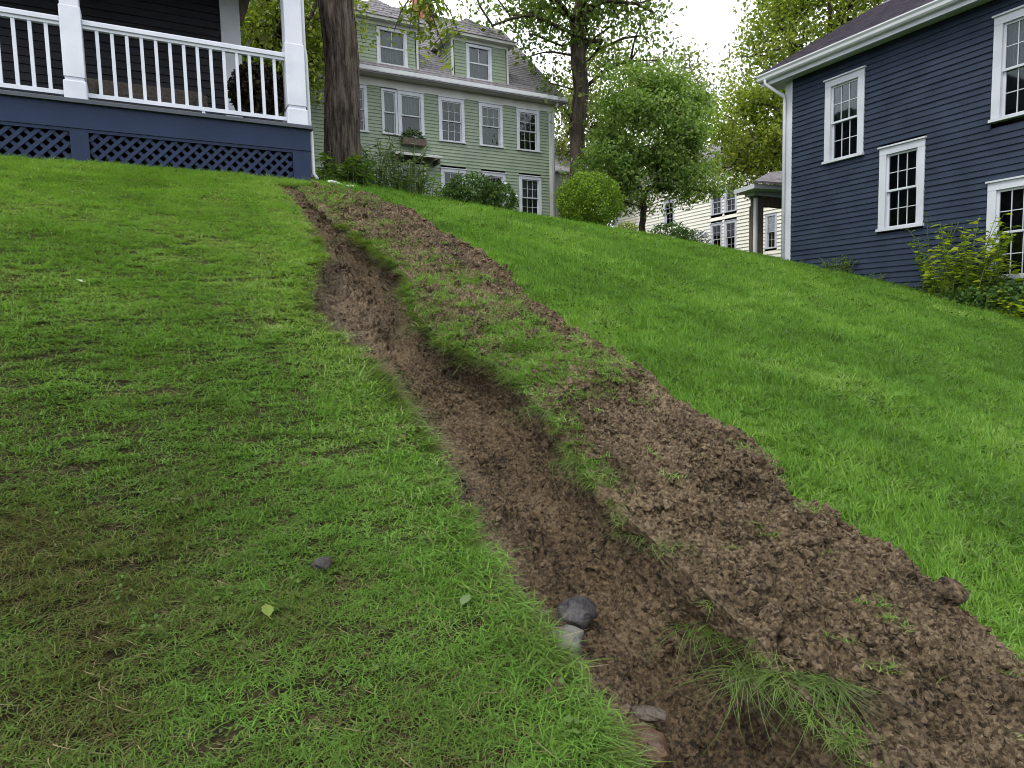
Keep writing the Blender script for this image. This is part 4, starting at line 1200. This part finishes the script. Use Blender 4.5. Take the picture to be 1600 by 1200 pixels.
# weeds along the navy house
def nav(v, off): return np.array((*uv2xy(BU - off, v), 0.0))
p = nav(8.95, .25); p[2] = Z(p[0], p[1])
stalks('wall_weeds', 'small weeds against the navy wall near its far corner', p, 20, .5, .28, .1, 9, M['leaf_weed'], 15, aspect=.4, droop=.5)
for i, (v, h_, n_) in enumerate(((9.9, .22, 7), (8.1, .28, 9), (7.6, .25, 9), (7.2, .3, 9))):
    p = nav(v, .2); p[2] = Z(p[0], p[1])
    stalks('wall_weeds', ['tiny weed at the foot of the navy corner board', 'short weeds at the wall foot below the middle window', 'short weeds left of the lime shrub', 'weed tuft just left of the lime shrub'][i], p, n_, h_, .14, .07, 7, M['leaf_weed'], 30+i, aspect=.4)
p = nav(6.35, .55); p[2] = Z(p[0], p[1])
stalks('lime_shrub', 'straggling lime green shrub in front of the navy house window', p, 60, 1.7, .5, .14, 20, M['leaf_lime'], 16, cat='shrub', aspect=.6, droop=.45)
p = nav(6.75, .45); p[2] = Z(p[0], p[1])
stalks('thin_sapling', 'thin green sapling stems left of the lime shrub', p, 16, 1.75, .3, .1, 20, M['leaf_weed'], 17, cat='shrub', aspect=.42, droop=.35)
p = nav(6.0, .75); p[2] = Z(p[0], p[1])
shrub('ground_shrub', 'dark low shrub spreading under the lime shrub', p, [((0, 0, .14), (.55, .45, .26)), ((.4, -.35, .16), (.5, .45, .28))], 2600, .09, M['leaf_bush'], 18, 10, aspect=.6)
p = nav(5.2, .7); p[2] = Z(p[0], p[1])
stalks('lime_shrub', 'lime green shrub at the right edge below the low window', p, 36, .95, .5, .13, 14, M['leaf_lime'], 19, cat='shrub', aspect=.6, droop=.45)
# dark plant on the porch
qx, qy = uv2xy(1.5, PV+.75)
pot = tag(empty('potted_plant', (qx, qy, 4.378)), 'dark maroon potted shrub behind the railing near the corner post', 'potted plant')
mb = MB(); mb.tube([(0, 0, 0), (0, 0, .2), (0, 0, .3)], [.13, .18, .19], 14); mb.build('pot', M['terracotta'], pot, True)
rs_ = np.random.default_rng(8); d = rs_.normal(size=(3200, 3)); d /= np.linalg.norm(d, axis=1)[:, None]
P = np.array([0, 0, .62]) + d*(rs_.uniform(.3, 1, 3200)**.4)[:, None]*np.array([.4, .36, .4])
V, F = leaf_quads(P, d, .1, rs_, .2); np_obj('foliage', V, F, M['leaf_maroon'], pot)
# ------------------------------------------------------------------ scattering
def blades(n, radius, L, W, bend, rs, nseg=3, dirx=None, lift=(.25, 1.0), patch_pow=.5, ry=1.0, lp=1.0, wild=.35):
    """n curved grass blades in a disc; dirx bends them towards +x"""
    a = rs.uniform(0, 2*math.pi, n); r = radius*rs.uniform(0, 1, n)**patch_pow
    bx, by = r*np.cos(a), r*np.sin(a)*ry
    th = rs.uniform(0, 2*math.pi, n) if dirx is None else rs.normal(0, dirx, n)
    ln = L[0] + (L[1]-L[0])*rs.uniform(0, 1, n)**lp; wd = rs.uniform(W[0], W[1], n)
    bd = rs.uniform(bend[0], bend[1], n); lf = rs.uniform(lift[0], lift[1], n)
    tw = th + math.pi/2 + rs.normal(0, .5, n)
    V = np.empty((n, nseg+1, 2, 3))
    cur = rs.normal(0, wild, n)
    for k in range(nseg+1):
        f = k/nseg
        out = ln*((1-lf)*f + bd*f*f)
        up = ln*(lf*f - .55*bd*f**2.2)
        t2 = th + cur*f
        px, py = bx + out*np.cos(t2), by + out*np.sin(t2)
        h = wd*.5*(1 - f**1.6*.93)
        V[:, k, 0] = np.stack([px - h*np.cos(tw), py - h*np.sin(tw), up - .006], 1)
        V[:, k, 1] = np.stack([px + h*np.cos(tw), py + h*np.sin(tw), up - .006], 1)
    V = V.reshape(-1, 3)
    b = np.arange(n)[:, None]*(2*(nseg+1)); k = np.arange(nseg)[None]*2
    F = np.stack([(b+k), (b+k+1), (b+k+3), (b+k+2)], 2).reshape(-1, 4)
    return V, F
def rosette(n, radius, leaf, rs):
    """small broad leaves lying flat (clover, plantain)"""
    P = np.stack([rs.normal(0, radius, n), rs.normal(0, radius, n), rs.uniform(.006, .028, n)], 1)
    return leaf_quads(P, np.tile([0, 0, 1.0], (n, 1)), leaf, rs, 1.2, .8)
def proto(name, VF, mat):
    return bpy.data.objects.new(name, np_mesh(name, VF[0], VF[1], mat))
def clod_mesh(name, seed, mat, flat=.7, sub=2, rough=.35):
    import bmesh
    bm = bmesh.new(); bmesh.ops.create_icosphere(bm, subdivisions=sub, radius=1.0)
    rs = np.random.default_rng(seed); o = rs.uniform(0, 50, 3)
    for v in bm.verts:
        p = v.co.copy()
        n_ = float(perlin(p.x*1.3+o[0]+p.z, p.y*1.3+o[1]-p.z*.7))*.9 + float(perlin(p.x*3+o[1]+p.z*2, p.y*3+o[2]+p.z))*.5
        v.co = p*(1 + rough*n_*1.6); v.co.z *= flat
    me = bpy.data.meshes.new(name); bm.to_mesh(me); bm.free()
    me.polygons.foreach_set('use_smooth', np.full(len(me.polygons), sub > 1, dtype=bool))
    me.materials.append(mat)
    return me
def scatter(name, P, rot, scl, idx, tint, protos, label, cat):
    """one object whose points carry instances of the prototype meshes"""
    me = bpy.data.meshes.new(name)
    me.vertices.add(len(P)); me.vertices.foreach_set('co', np.asarray(P, np.float32).ravel())
    for nm, ty, d in (('rot', 'FLOAT_VECTOR', rot), ('scl', 'FLOAT_VECTOR', scl)):
        a = me.attributes.new(nm, ty, 'POINT'); a.data.foreach_set('vector', np.asarray(d, np.float32).ravel())
    a = me.attributes.new('pick', 'INT', 'POINT'); a.data.foreach_set('value', np.asarray(idx, np.int32))
    a = me.attributes.new('tint', 'FLOAT', 'POINT'); a.data.foreach_set('value', np.asarray(tint, np.float32))
    ob = link(bpy.data.objects.new(name, me))
    ng = bpy.data.node_groups.new(name + '_nodes', 'GeometryNodeTree')
    ng.interface.new_socket('Geometry', in_out='INPUT', socket_type='NodeSocketGeometry')
    ng.interface.new_socket('Geometry', in_out='OUTPUT', socket_type='NodeSocketGeometry')
    N_, L_ = ng.nodes, ng.links
    gi, go = N_.new('NodeGroupInput'), N_.new('NodeGroupOutput')
    jn = N_.new('GeometryNodeJoinGeometry')
    for p in reversed(protos):
        oi = N_.new('GeometryNodeObjectInfo'); oi.inputs['Object'].default_value = p; oi.inputs['As Instance'].default_value = True
        L_.new(oi.outputs['Geometry'], jn.inputs['Geometry'])
    ip = N_.new('GeometryNodeInstanceOnPoints'); ip.inputs['Pick Instance'].default_value = True
    def attr(nm, ty):
        a_ = N_.new('GeometryNodeInputNamedAttribute'); a_.data_type = ty; a_.inputs['Name'].default_value = nm
        return a_.outputs['Attribute']
    er = N_.new('FunctionNodeEulerToRotation')
    L_.new(attr('rot', 'FLOAT_VECTOR'), er.inputs[0])
    L_.new(er.outputs[0], ip.inputs['Rotation'])
    L_.new(attr('scl', 'FLOAT_VECTOR'), ip.inputs['Scale'])
    L_.new(attr('pick', 'INT'), ip.inputs['Instance Index'])
    L_.new(gi.outputs[0], ip.inputs['Points']); L_.new(jn.outputs['Geometry'], ip.inputs['Instance'])
    L_.new(ip.outputs['Instances'], go.inputs[0])
    md = ob.modifiers.new('scatter', 'NODES'); md.node_group = ng
    return tag(ob, label, cat, kind='stuff')

M['grass_left'] = leaf_mat('patchy_grass', [(.1, .078, .032), (.105, .122, .034), (.108, .18, .036), (.118, .24, .04), (.165, .3, .052), (.29, .37, .14)], rough=.6, trans=.3, spec=.12, inst=True)
M['grass_right'] = leaf_mat('lush_grass', [(.046, .09, .018), (.07, .145, .024), (.097, .2, .03), (.125, .25, .037), (.175, .305, .052), (.28, .37, .14)], rough=.55, trans=.32, spec=.16, inst=True)
M['grass_dark'] = leaf_mat('fringe_grass', [(.045, .06, .016), (.06, .095, .02), (.085, .135, .024), (.12, .18, .036), (.2, .23, .08)], rough=.45, trans=.3, spec=.3, inst=True)
M['straw'] = leaf_mat('dead_grass', [(.06, .045, .022), (.11, .08, .04), (.17, .13, .07), (.24, .2, .11)], rough=.8, trans=.1, spec=.15)
M['clover'] = leaf_mat('clover_leaves', [(.04, .075, .016), (.06, .11, .02), (.09, .15, .03)], rough=.5, trans=.25, inst=False)
rs = np.random.default_rng(99)
PR_R = [proto('lush_clump', blades(46, .06, (.03, .07), (.003, .0052), (.1, .7), rs), M['grass_right']) for _ in range(5)] + [proto('clover_patch', rosette(22, .035, .016, rs), M['clover'])]
PR_L = [proto('short_clump', blades(48, .06, (.02, .05), (.0018, .0036), (.3, 1.1), rs, lift=(.1, .85)), M['grass_left']) for _ in range(5)] + \
       [proto('long_clump', blades(20, .045, (.04, .085), (.0025, .0045), (.2, .9), rs), M['grass_left']), proto('dead_clump', blades(16, .06, (.02, .06), (.0015, .003), (.2, .6), rs, lift=(.0, .2)), M['straw']), proto('clover_patch', rosette(18, .03, .015, rs), M['clover'])]
PR_F = [proto('fringe_clump', blades(20, .045, (.05, .12), (.0042, .0078), (.4, 1.2), rs, nseg=5, dirx=.55, lift=(.35, .8)), M['grass_dark']) for _ in range(4)]

def sample_polar(n, r0, r1, amax=50.0):
    a = np.radians(rs.uniform(-amax, amax, n)); r = np.sqrt(rs.uniform(r0*r0, r1*r1, n))
    return r*np.sin(a), r*np.cos(a)
X, Y, SC = [], [], []
for r0, r1, dens, sc in ((.9, 2.6, 2500, .9), (2.6, 4.5, 1300, 1.05), (4.5, 7, 850, 1.2), (7, 10.5, 520, 1.5), (10.5, 19, 230, 2.1)):
    area = math.radians(100)/2*(r1*r1 - r0*r0); n = int(area*dens)
    x, y = sample_polar(n, r0, r1); X.append(x); Y.append(y); SC.append(np.full(n, sc))
X, Y, SC = np.concatenate(X), np.concatenate(Y), np.concatenate(SC)
U_, V_ = xy2uv(X, Y)
keep = ~((V_ > PV + .03) & (U_ < 2.1)) & ~((U_ > BU + .02) & (V_ < 10.5)) & ~((V_ > GV - .1) & (U_ < 14.4))
X, Y, SC = X[keep], Y[keep], SC[keep]
S, T = to_st(X, Y)
inside = (S < S_MAX + .05)
lft = T < tLf(S); rgt = T > tEf(S)
up_end = S > S_MAX - .25
isleft = np.where(up_end, X < -2.6, lft)
isright = np.where(up_end, X >= -2.6, rgt) & ~isleft
R_ = np.hypot(X, Y)
# left lawn: thin and olive low down, greener higher up, bare patches
nl = fbm(X*.9 + 3, Y*.9, 4); nl2 = fbm(X*3.1, Y*3.1 + 7, 3)
low = sstep(2.9, 1.3, Y + .35*X)
bare = nl*1.1 + nl2*.8 + low*.16
ml = isleft & (rs.uniform(size=len(X)) > sstep(.3, .9, bare)*.5*np.where(R_ < 7, 1, .4))
x, y = X[ml], Y[ml]; n = len(x)
edge_d = tLf(S[ml]) - T[ml]
pick = rs.choice(5, n); q = rs.uniform(size=n)
pick[q > .74] = 5
pick[(q > .86 - .12*low[ml])] = 6; pick[q > .985] = 7
big = 1 + .5*sstep(.35, .05, edge_d)*(S[ml] < 7)
tint = np.clip(.34 + .30*nl[ml] + .22*nl2[ml] - .16*low[ml] + .2*sstep(1.4, 3.2, y) + .12*sstep(.5, .1, edge_d) + rs.normal(0, .045, n), .02, .72)
sc = SC[ml]*rs.uniform(.8, 1.25, n)*big
pz = lawn_z(x, y)
scatter('lawn_grass', np.stack([x, y, pz], 1), np.stack([rs.normal(0, .12, n), rs.normal(0, .12, n), rs.uniform(0, 6.28, n)], 1), np.stack([sc, sc, np.minimum(sc, 1.5)*rs.uniform(.8, 1.2, n)], 1), pick, tint, PR_L, 'short patchy grass on the slope left of the channel', 'grass')
# right lawn: dense and bright
nl = fbm(X*.8 - 5, Y*.8, 4)
mr = isright & (rs.uniform(size=len(X)) > .04)
x, y = X[mr], Y[mr]; n = len(x)
pick = rs.choice(5, n); pick[rs.uniform(size=n) > .93 - .12*(fbm(x*1.3+8, y*1.3, 2) > .2)] = 5
# pale raked streaks
streak = np.zeros(n)
for (cx_, cy_, rx, ry) in ((6.2, 9.2, 1.5, .16), (2.15, 4.6, .5, .12), (3.0, 3.55, .45, .2)):
    streak = np.maximum(streak, np.exp(-((x-cx_ + .4*(y-cy_))/rx)**2 - ((y-cy_)/ry)**2))
tint = np.clip(.36 + .36*nl[mr] + .2*fbm(x*4, y*4, 2) + .34*streak*rs.uniform(.4, 1, n) + rs.normal(0, .05, n), .02, .78)
sc = SC[mr]*rs.uniform(.85, 1.25, n)
scatter('lawn_grass', np.stack([x, y, lawn_z(x, y)], 1), np.stack([rs.normal(0, .14, n), rs.normal(0, .14, n), rs.uniform(0, 6.28, n)], 1), np.stack([sc, sc, np.minimum(sc, 1.6)*rs.uniform(.65, 1.25, n)*(1 + .5*fbm(x*1.9, y*1.9 + 4, 3))], 1), pick, tint, PR_R, 'dense bright green grass right of the soil bank', 'grass')

# grass still growing on the upper half of the bank, and sparse sprigs lower down
ns_, nb_ = BP.shape[:2]
ci = rs.integers(0, ns_, 24000); cj = rs.integers(2, nb_-2, 24000)
pp = BP[ci, cj]; sg = sv[ci]; fq = cj/nb_
cov = sstep(4.0, 4.7, sg)*np.where(sg < 6.2, sstep(.78, .55, fq), sstep(.6, .35, fq))*sstep(np.where((sg < 6.2) & (fq < .55), -.6, -.25), np.where((sg < 6.2) & (fq < .55), -.25, .1), fbm(pp[:, 0]*2.6, pp[:, 1]*2.6, 3))*np.interp(sg, [4.4, 6.1, 6.8, 7.8, 9.2], [1, 1, .5, .22, .5])
cov = np.maximum(cov*.75, .05*(fbm(pp[:, 0]*3.2+9, pp[:, 1]*3.2, 3) > .22) + .6*sstep(.1, .03, fq)*(perlin(sg*2.6, 4.4) > -.05)*(sg < 7.8))
k = rs.uniform(size=len(cov)) < cov*np.where(sg < 5, .8, .6)
pp = pp[k]; n = len(pp)
pick = rs.choice(6, n); pick[rs.uniform(size=n) > .8] = 6
sc = rs.uniform(.8, 1.3, n)*np.interp(np.hypot(pp[:, 0], pp[:, 1]), [1.5, 8], [.8, 1.5])
scatter('bank_grass', pp, np.stack([rs.normal(0, .25, n), rs.normal(0, .25, n), rs.uniform(0, 6.28, n)], 1), np.stack([sc]*3, 1), pick, np.clip(rs.normal(.52, .11, n), .05, .78), PR_L, 'sparse grass still growing on top of the soil bank', 'grass')

# straw and torn roots mixed into the loose soil
ci = rs.integers(0, int(np.searchsorted(sv, 7.5)), 700); cj = rs.integers(6, nb_-6, 700); pp = BP[ci, cj] + np.array([0, 0, .004]); n = len(pp); sc = rs.uniform(.35, .9, n)
PR_S = [proto('straw_bits', blades(9, .06, (.02, .07), (.0012, .0024), (.1, .5), rs, lift=(.0, .25)), M['straw']) for _ in range(3)]
scatter('straw_bits', pp, np.stack([rs.normal(0, .3, n), rs.normal(0, .3, n), rs.uniform(0, 6.28, n)], 1), np.stack([sc]*3, 1), rs.choice(3, n), np.zeros(n), PR_S, 'pale straw and torn roots mixed into the bank soil', 'straw')
# overhanging fringe: right lip of the channel drooping left, left lip drooping right
def fringe(name, s_arr, tf, side, h, label, scale, prob):
    n = len(s_arr); t = tf(s_arr) + side*rs.uniform(-.03, .035, n)
    px, py = from_st(s_arr, t)
    nxn = np.interp(s_arr, CS, CN[:, 0]); nyn = np.interp(s_arr, CS, CN[:, 1])
    txn = np.interp(s_arr, CS, CT_[:, 0]); tyn = np.interp(s_arr, CS, CT_[:, 1])
    dx, dy = -side*nxn - .45*txn, -side*nyn - .45*tyn        # across the channel and a little downhill
    ang = np.arctan2(dy, dx) + rs.normal(0, .35, n)
    z = lawn_z(px, py) + h
    g = rs.uniform(size=n) < prob(s_arr)
    sc = scale(s_arr)*rs.uniform(.65, 1.2, n)
    return scatter(name, np.stack([px, py, z], 1)[g], np.stack([np.zeros(n), np.zeros(n), ang], 1)[g], np.stack([sc]*3, 1)[g], rs.choice(4, n)[g], np.clip(rs.normal(.48, .12, n), .05, .74)[g], PR_F, label, 'grass')
s_r = rs.uniform(1.2, S_MAX - .6, 900)
fringe('overhanging_grass', s_r, tRf, 1, .03, 'drooping grass fringe along the right lip of the channel', lambda s: np.interp(s, [1, 4, 5, 9], [.62, .7, .95, 1.1]), lambda s: np.clip(.42 + .9*perlin(s*2.6, 4.4) + .35*(np.abs(s-5.4) < .8), 0, .9)*(s < 7.8))
s_l = np.concatenate([rs.uniform(1.0, S_MAX - .8, 1000), rs.uniform(1.0, 2.8, 350), rs.uniform(4.0, 4.9, 160)])
fringe('overhanging_grass', s_l, tLf, -1, .0, 'long grass leaning over the left lip of the channel', lambda s: np.interp(s, [1, 2.2, 2.7, 3.1, 4.0, 4.4, 5.0, 9], [1.35, 1.2, .66, .6, .8, 1.1, .75, .9]), lambda s: np.where(s < 3.0, .8, np.clip(.4 + .6*perlin(s*2.1, 1.4), .05, .7)*(s < 7.6)))

# distinct tufts hanging over the right lip
def tuft(s, n, L, label, seed, side=.0, tilt=.5):
    r2 = np.random.default_rng(seed)
    px, py = from_st(np.array([s]), tRf(np.array([s])) + .02 + side)
    px, py = float(px[0]), float(py[0])
    i = int(np.interp(s, CS, np.arange(len(CS))))
    dx, dy = -CN[i, 0] - tilt*CT_[i, 0], -CN[i, 1] - tilt*CT_[i, 1]
    V, F = blades(int(n*1.2), .042, (L[0]*.5, L[1]*.78), (.0024, .005), (.7, 1.9), r2, 6, dirx=1.0, lift=(.05, .75), ry=4.0, lp=1.7, wild=.8)
    o = np_obj('grass_tuft', V, F, M['tuft'])
    o.location = (px, py, soil_z(px, py) - .012); o.rotation_euler = (0, 0, math.atan2(dy, dx))
    return tag(o, label, 'grass tuft', 'tufts hanging over the right lip of the channel')
M['tuft'] = leaf_mat('tuft_blades', [(.1, .085, .04), (.05, .085, .018), (.07, .12, .02), (.09, .15, .026), (.14, .19, .05)], rough=.45, trans=.3, spec=.3)
def s_of(x, y): return float(to_st(x, y)[0][0])
tuft(s_of(.74, 1.80), 420, (.08, .19), 'largest green tuft hanging over the channel, nearest the camera', 1, tilt=1.1)
tuft(s_of(.63, 1.98), 150, (.07, .15), 'grass tuft over the channel just above the largest one', 2)
tuft(s_of(.47, 2.30), 90, (.05, .11), 'small thin tuft level with the round grey stone', 3)
tuft(s_of(.29, 2.72), 150, (.07, .15), 'green tuft on the lip halfway down the channel', 4)
tuft(s_of(.13, 3.12), 130, (.07, .15), 'olive tuft on the lip below the large sod overhang', 5)
tuft(s_of(-.2, 3.62), 170, (.08, .17), 'shaggy sod tuft overhanging the dark hollow', 6)
tuft(s_of(-.5, 4.0), 150, (.08, .17), 'shaggy tuft at the upper end of the sod overhang', 7)
tuft(s_of(-.9, 5.2), 130, (.08, .18), 'dark tuft hanging over the upper channel', 8)
tuft(s_of(-1.3, 5.95), 130, (.08, .18), 'topmost dark tuft hanging over the channel', 9)

# ------------------------------------------------------------------ soil crumbs, mulch, stones, leaves
CL_T = [bpy.data.objects.new('crumb', clod_mesh('crumb', 100+i, M['soil_trench'], .75, 1, .5)) for i in range(4)]
CL_B = [bpy.data.objects.new('crumb', clod_mesh('crumb', 200+i, M['soil_bank'], .75, 1, .5)) for i in range(4)]
def crumbs(name, PTS, n, lo, hi, protos, label, jmin, jmax):
    a = rs.integers(0, PTS.shape[0], n); w_ = np.interp(sv[a], [0, 3, 9], [1.0, .8, .3]); g = rs.uniform(size=n) < w_
    a = a[g]; j = rs.integers(int(jmin*PTS.shape[1]), int(jmax*PTS.shape[1]), len(a)); n = len(a)
    s_ = lo*(hi/lo)**(rs.uniform(size=n)**2.4); s_ = s_*np.interp(sv[a], [0, 3, 9], [1, 1.2, 1.8])
    p = PTS[a, j] - np.array([0, 0, 1])*(s_*.2)[:, None]
    return scatter(name, p, rs.uniform(0, 6.28, (n, 3))*np.array([.2, .2, 1]), np.stack([s_*rs.uniform(.7, 1.5, n), s_, s_*rs.uniform(.6, 1, n)], 1), rs.choice(4, n), np.zeros(n), protos, label, 'soil')
crumbs('soil_crumbs', BP, 34000, .003, .022, CL_B, 'loose crumbs of soil strewn over the bank', .03, .97)
crumbs('soil_crumbs', TP, 15000, .0025, .019, CL_T, 'wet crumbs of mud on the channel floor', .14, .86)
CL_G = [bpy.data.objects.new('clod', clod_mesh('clod', 240+i, M['soil_bank'], .7, 2, .5)) for i in range(4)]
crumbs('soil_clods', BP, 420, .014, .042, CL_G, 'larger clods of earth lying on the bank', .05, .97)
# mulch chips along the far edge of the upper bank
mc = MB(); mc.bev(-.5, .5, -.16, .16, -.04, .04, .02)
chip = mc.build('mulch_chip', M['mulch']); col.objects.unlink(chip)
a = rs.integers(int(np.searchsorted(sv, 4.6)), NS, 2600); j = (BP.shape[1]*np.clip(rs.normal(.86, .09, 2600), .4, .97)).astype(int)
n = len(a); s_ = rs.uniform(.015, .045, n)
scatter('mulch', BP[a, j] + np.array([0, 0, .006]), rs.normal(0, .35, (n, 3)) + np.array([0, 0, 1])*rs.uniform(0, 6.28, (n, 1)), np.stack([s_, s_, s_*.6], 1), np.zeros(n), np.zeros(n), [chip], 'reddish brown mulch along the far edge of the upper bank', 'mulch')

def stone(name, x, y, size, mat, label, seed, cat='stone', flat=1.0, rot=0, sink=.3, on_lawn=False, rough=.3, sub=4):
    o = link(bpy.data.objects.new(name, clod_mesh(name, seed, mat, 1.0, sub, rough)))
    z = Z(x, y) if on_lawn else soil_z(x, y)
    o.scale = (size[0], size[1], size[2]); o.rotation_euler = (0.1, -.15, rot)
    o.location = (x, y, z + size[2]*(1-2*sink))
    return tag(o, label, cat)
stone('round_stone', .21, 2.315, (.074, .064, .054), M['stone_grey'], 'rounded dark grey stone on the channel floor', 301, sink=.14, rot=.4, rough=.2)
stone('flat_stone', .15, 2.06, (.066, .058, .044), M['stone_pale'], 'pale grey stone half under the grass edge', 302, sink=.06, rot=1.0, rough=.22)
stone('brown_stone', .36, 1.765, (.046, .07, .042), M['stone_rust'], 'rusty brown stone at the bottom of the channel', 303, sink=.1, rot=.5, rough=.18)
stone('slab_stone', .395, 1.95, (.06, .03, .02), M['stone_mud'], 'thin muddy stone sunk in mud behind the rusty brown stone', 304, sink=.32, rot=-.5, rough=.2)
stone('soil_clod', 1.455, 2.16, (.06, .05, .042), M['soil_bank'], 'big clod of soil lying at the grass edge of the bank', 305, 'soil clod', sink=.2, rot=.3, rough=.22)
stone('soil_clod', .765, 2.04, (.05, .034, .026), M['soil_bank'], 'clod of soil above the lip, upper of the two', 306, 'soil clod', sink=.2, rot=.2, rough=.28)
stone('soil_clod', .775, 1.965, (.042, .03, .024), M['soil_bank'], 'clod of soil above the lip, lower of the two', 307, 'soil clod', sink=.2, rot=.7, rough=.28)
stone('dark_stone', -.58, 1.92, (.03, .024, .02), M['stone_dark'], 'small dark stone in the left lawn', 308, sink=.05, rot=.2, on_lawn=True, rough=.22)
for i, (x, y, r, m_, lb) in enumerate(((.098, 2.213, .016, 'stone_mud', 'grey pebble left of the rounded dark stone'), (.132, 2.19, .012, 'stone_mud', 'small pebble touching the rounded dark stone'), (.05, 2.15, .014, 'stone_grey', 'pebble at the grass edge left of the rounded dark stone'), (.335, 1.955, .011, 'stone_mud', 'small pebble on the mud above the rusty brown stone'), (.2, 2.26, .012, 'stone_rust', 'tan pebble just uphill of the rounded dark stone'))):
    stone('pebble', x, y, (r, r*.8, r*.6), M[m_], lb, 320+i, 'pebble', sink=.2, rot=i, rough=.22, sub=3)

def fallen_leaf(x, y, size, rot, mat, label, lift=.035, tilt=.25):
    """lobed leaf with a curled blade and a stalk"""
    pr_ = [(0, -.5), (.14, -.42), (.24, -.26), (.34, -.2), (.33, -.05), (.4, .06), (.28, .16), (.24, .3), (.12, .36), (0, .58), (-.12, .4), (-.2, .28), (-.34, .2), (-.3, .04), (-.38, -.08), (-.3, -.22), (-.22, -.34), (-.1, -.44)]
    vv = [(0, 0, .0)] + [(px*size*.8, py*size, .16*size*abs(px) - .1*size*py*py) for px, py in pr_]
    n_ = len(pr_); ff = [(0, 1+i, 1+(i+1) % n_) for i in range(n_)]
    root = tag(empty('fallen_leaf', (x, y, Z(x, y) + lift), rot), label, 'leaf')
    root.rotation_euler = (tilt, .1, rot)
    MB().add(vv, ff).build('blade', mat, root)
    mb = MB(); mb.tube([(0, -.48*size, -.02*size), (.05*size, -.7*size, 0), (.12*size, -.9*size, .05*size)], [.0015, .0013, .001], 5); mb.build('stalk', mat, root)
M['leaf_fall_lime'] = leaf_mat('fallen_lime_leaf', [(.14, .19, .035), (.16, .21, .04)], trans=.3)
M['leaf_fall_pale'] = leaf_mat('fallen_pale_leaf', [(.12, .18, .08), (.14, .2, .09)], trans=.3)
M['leaf_fall_white'] = leaf_mat('fallen_whitish_leaf', [(.42, .46, .36), (.46, .5, .4)], trans=.2)
fallen_leaf(-.66, 1.69, .055, .5, M['leaf_fall_lime'], 'lime green fallen leaf in the lower left lawn')
fallen_leaf(-.15, 1.86, .05, -.4, M['leaf_fall_pale'], 'pale green fallen leaf near the channel grass edge')
fallen_leaf(-2.38, 3.70, .06, 1.1, M['leaf_fall_white'], 'whitish leaf on the left lawn')
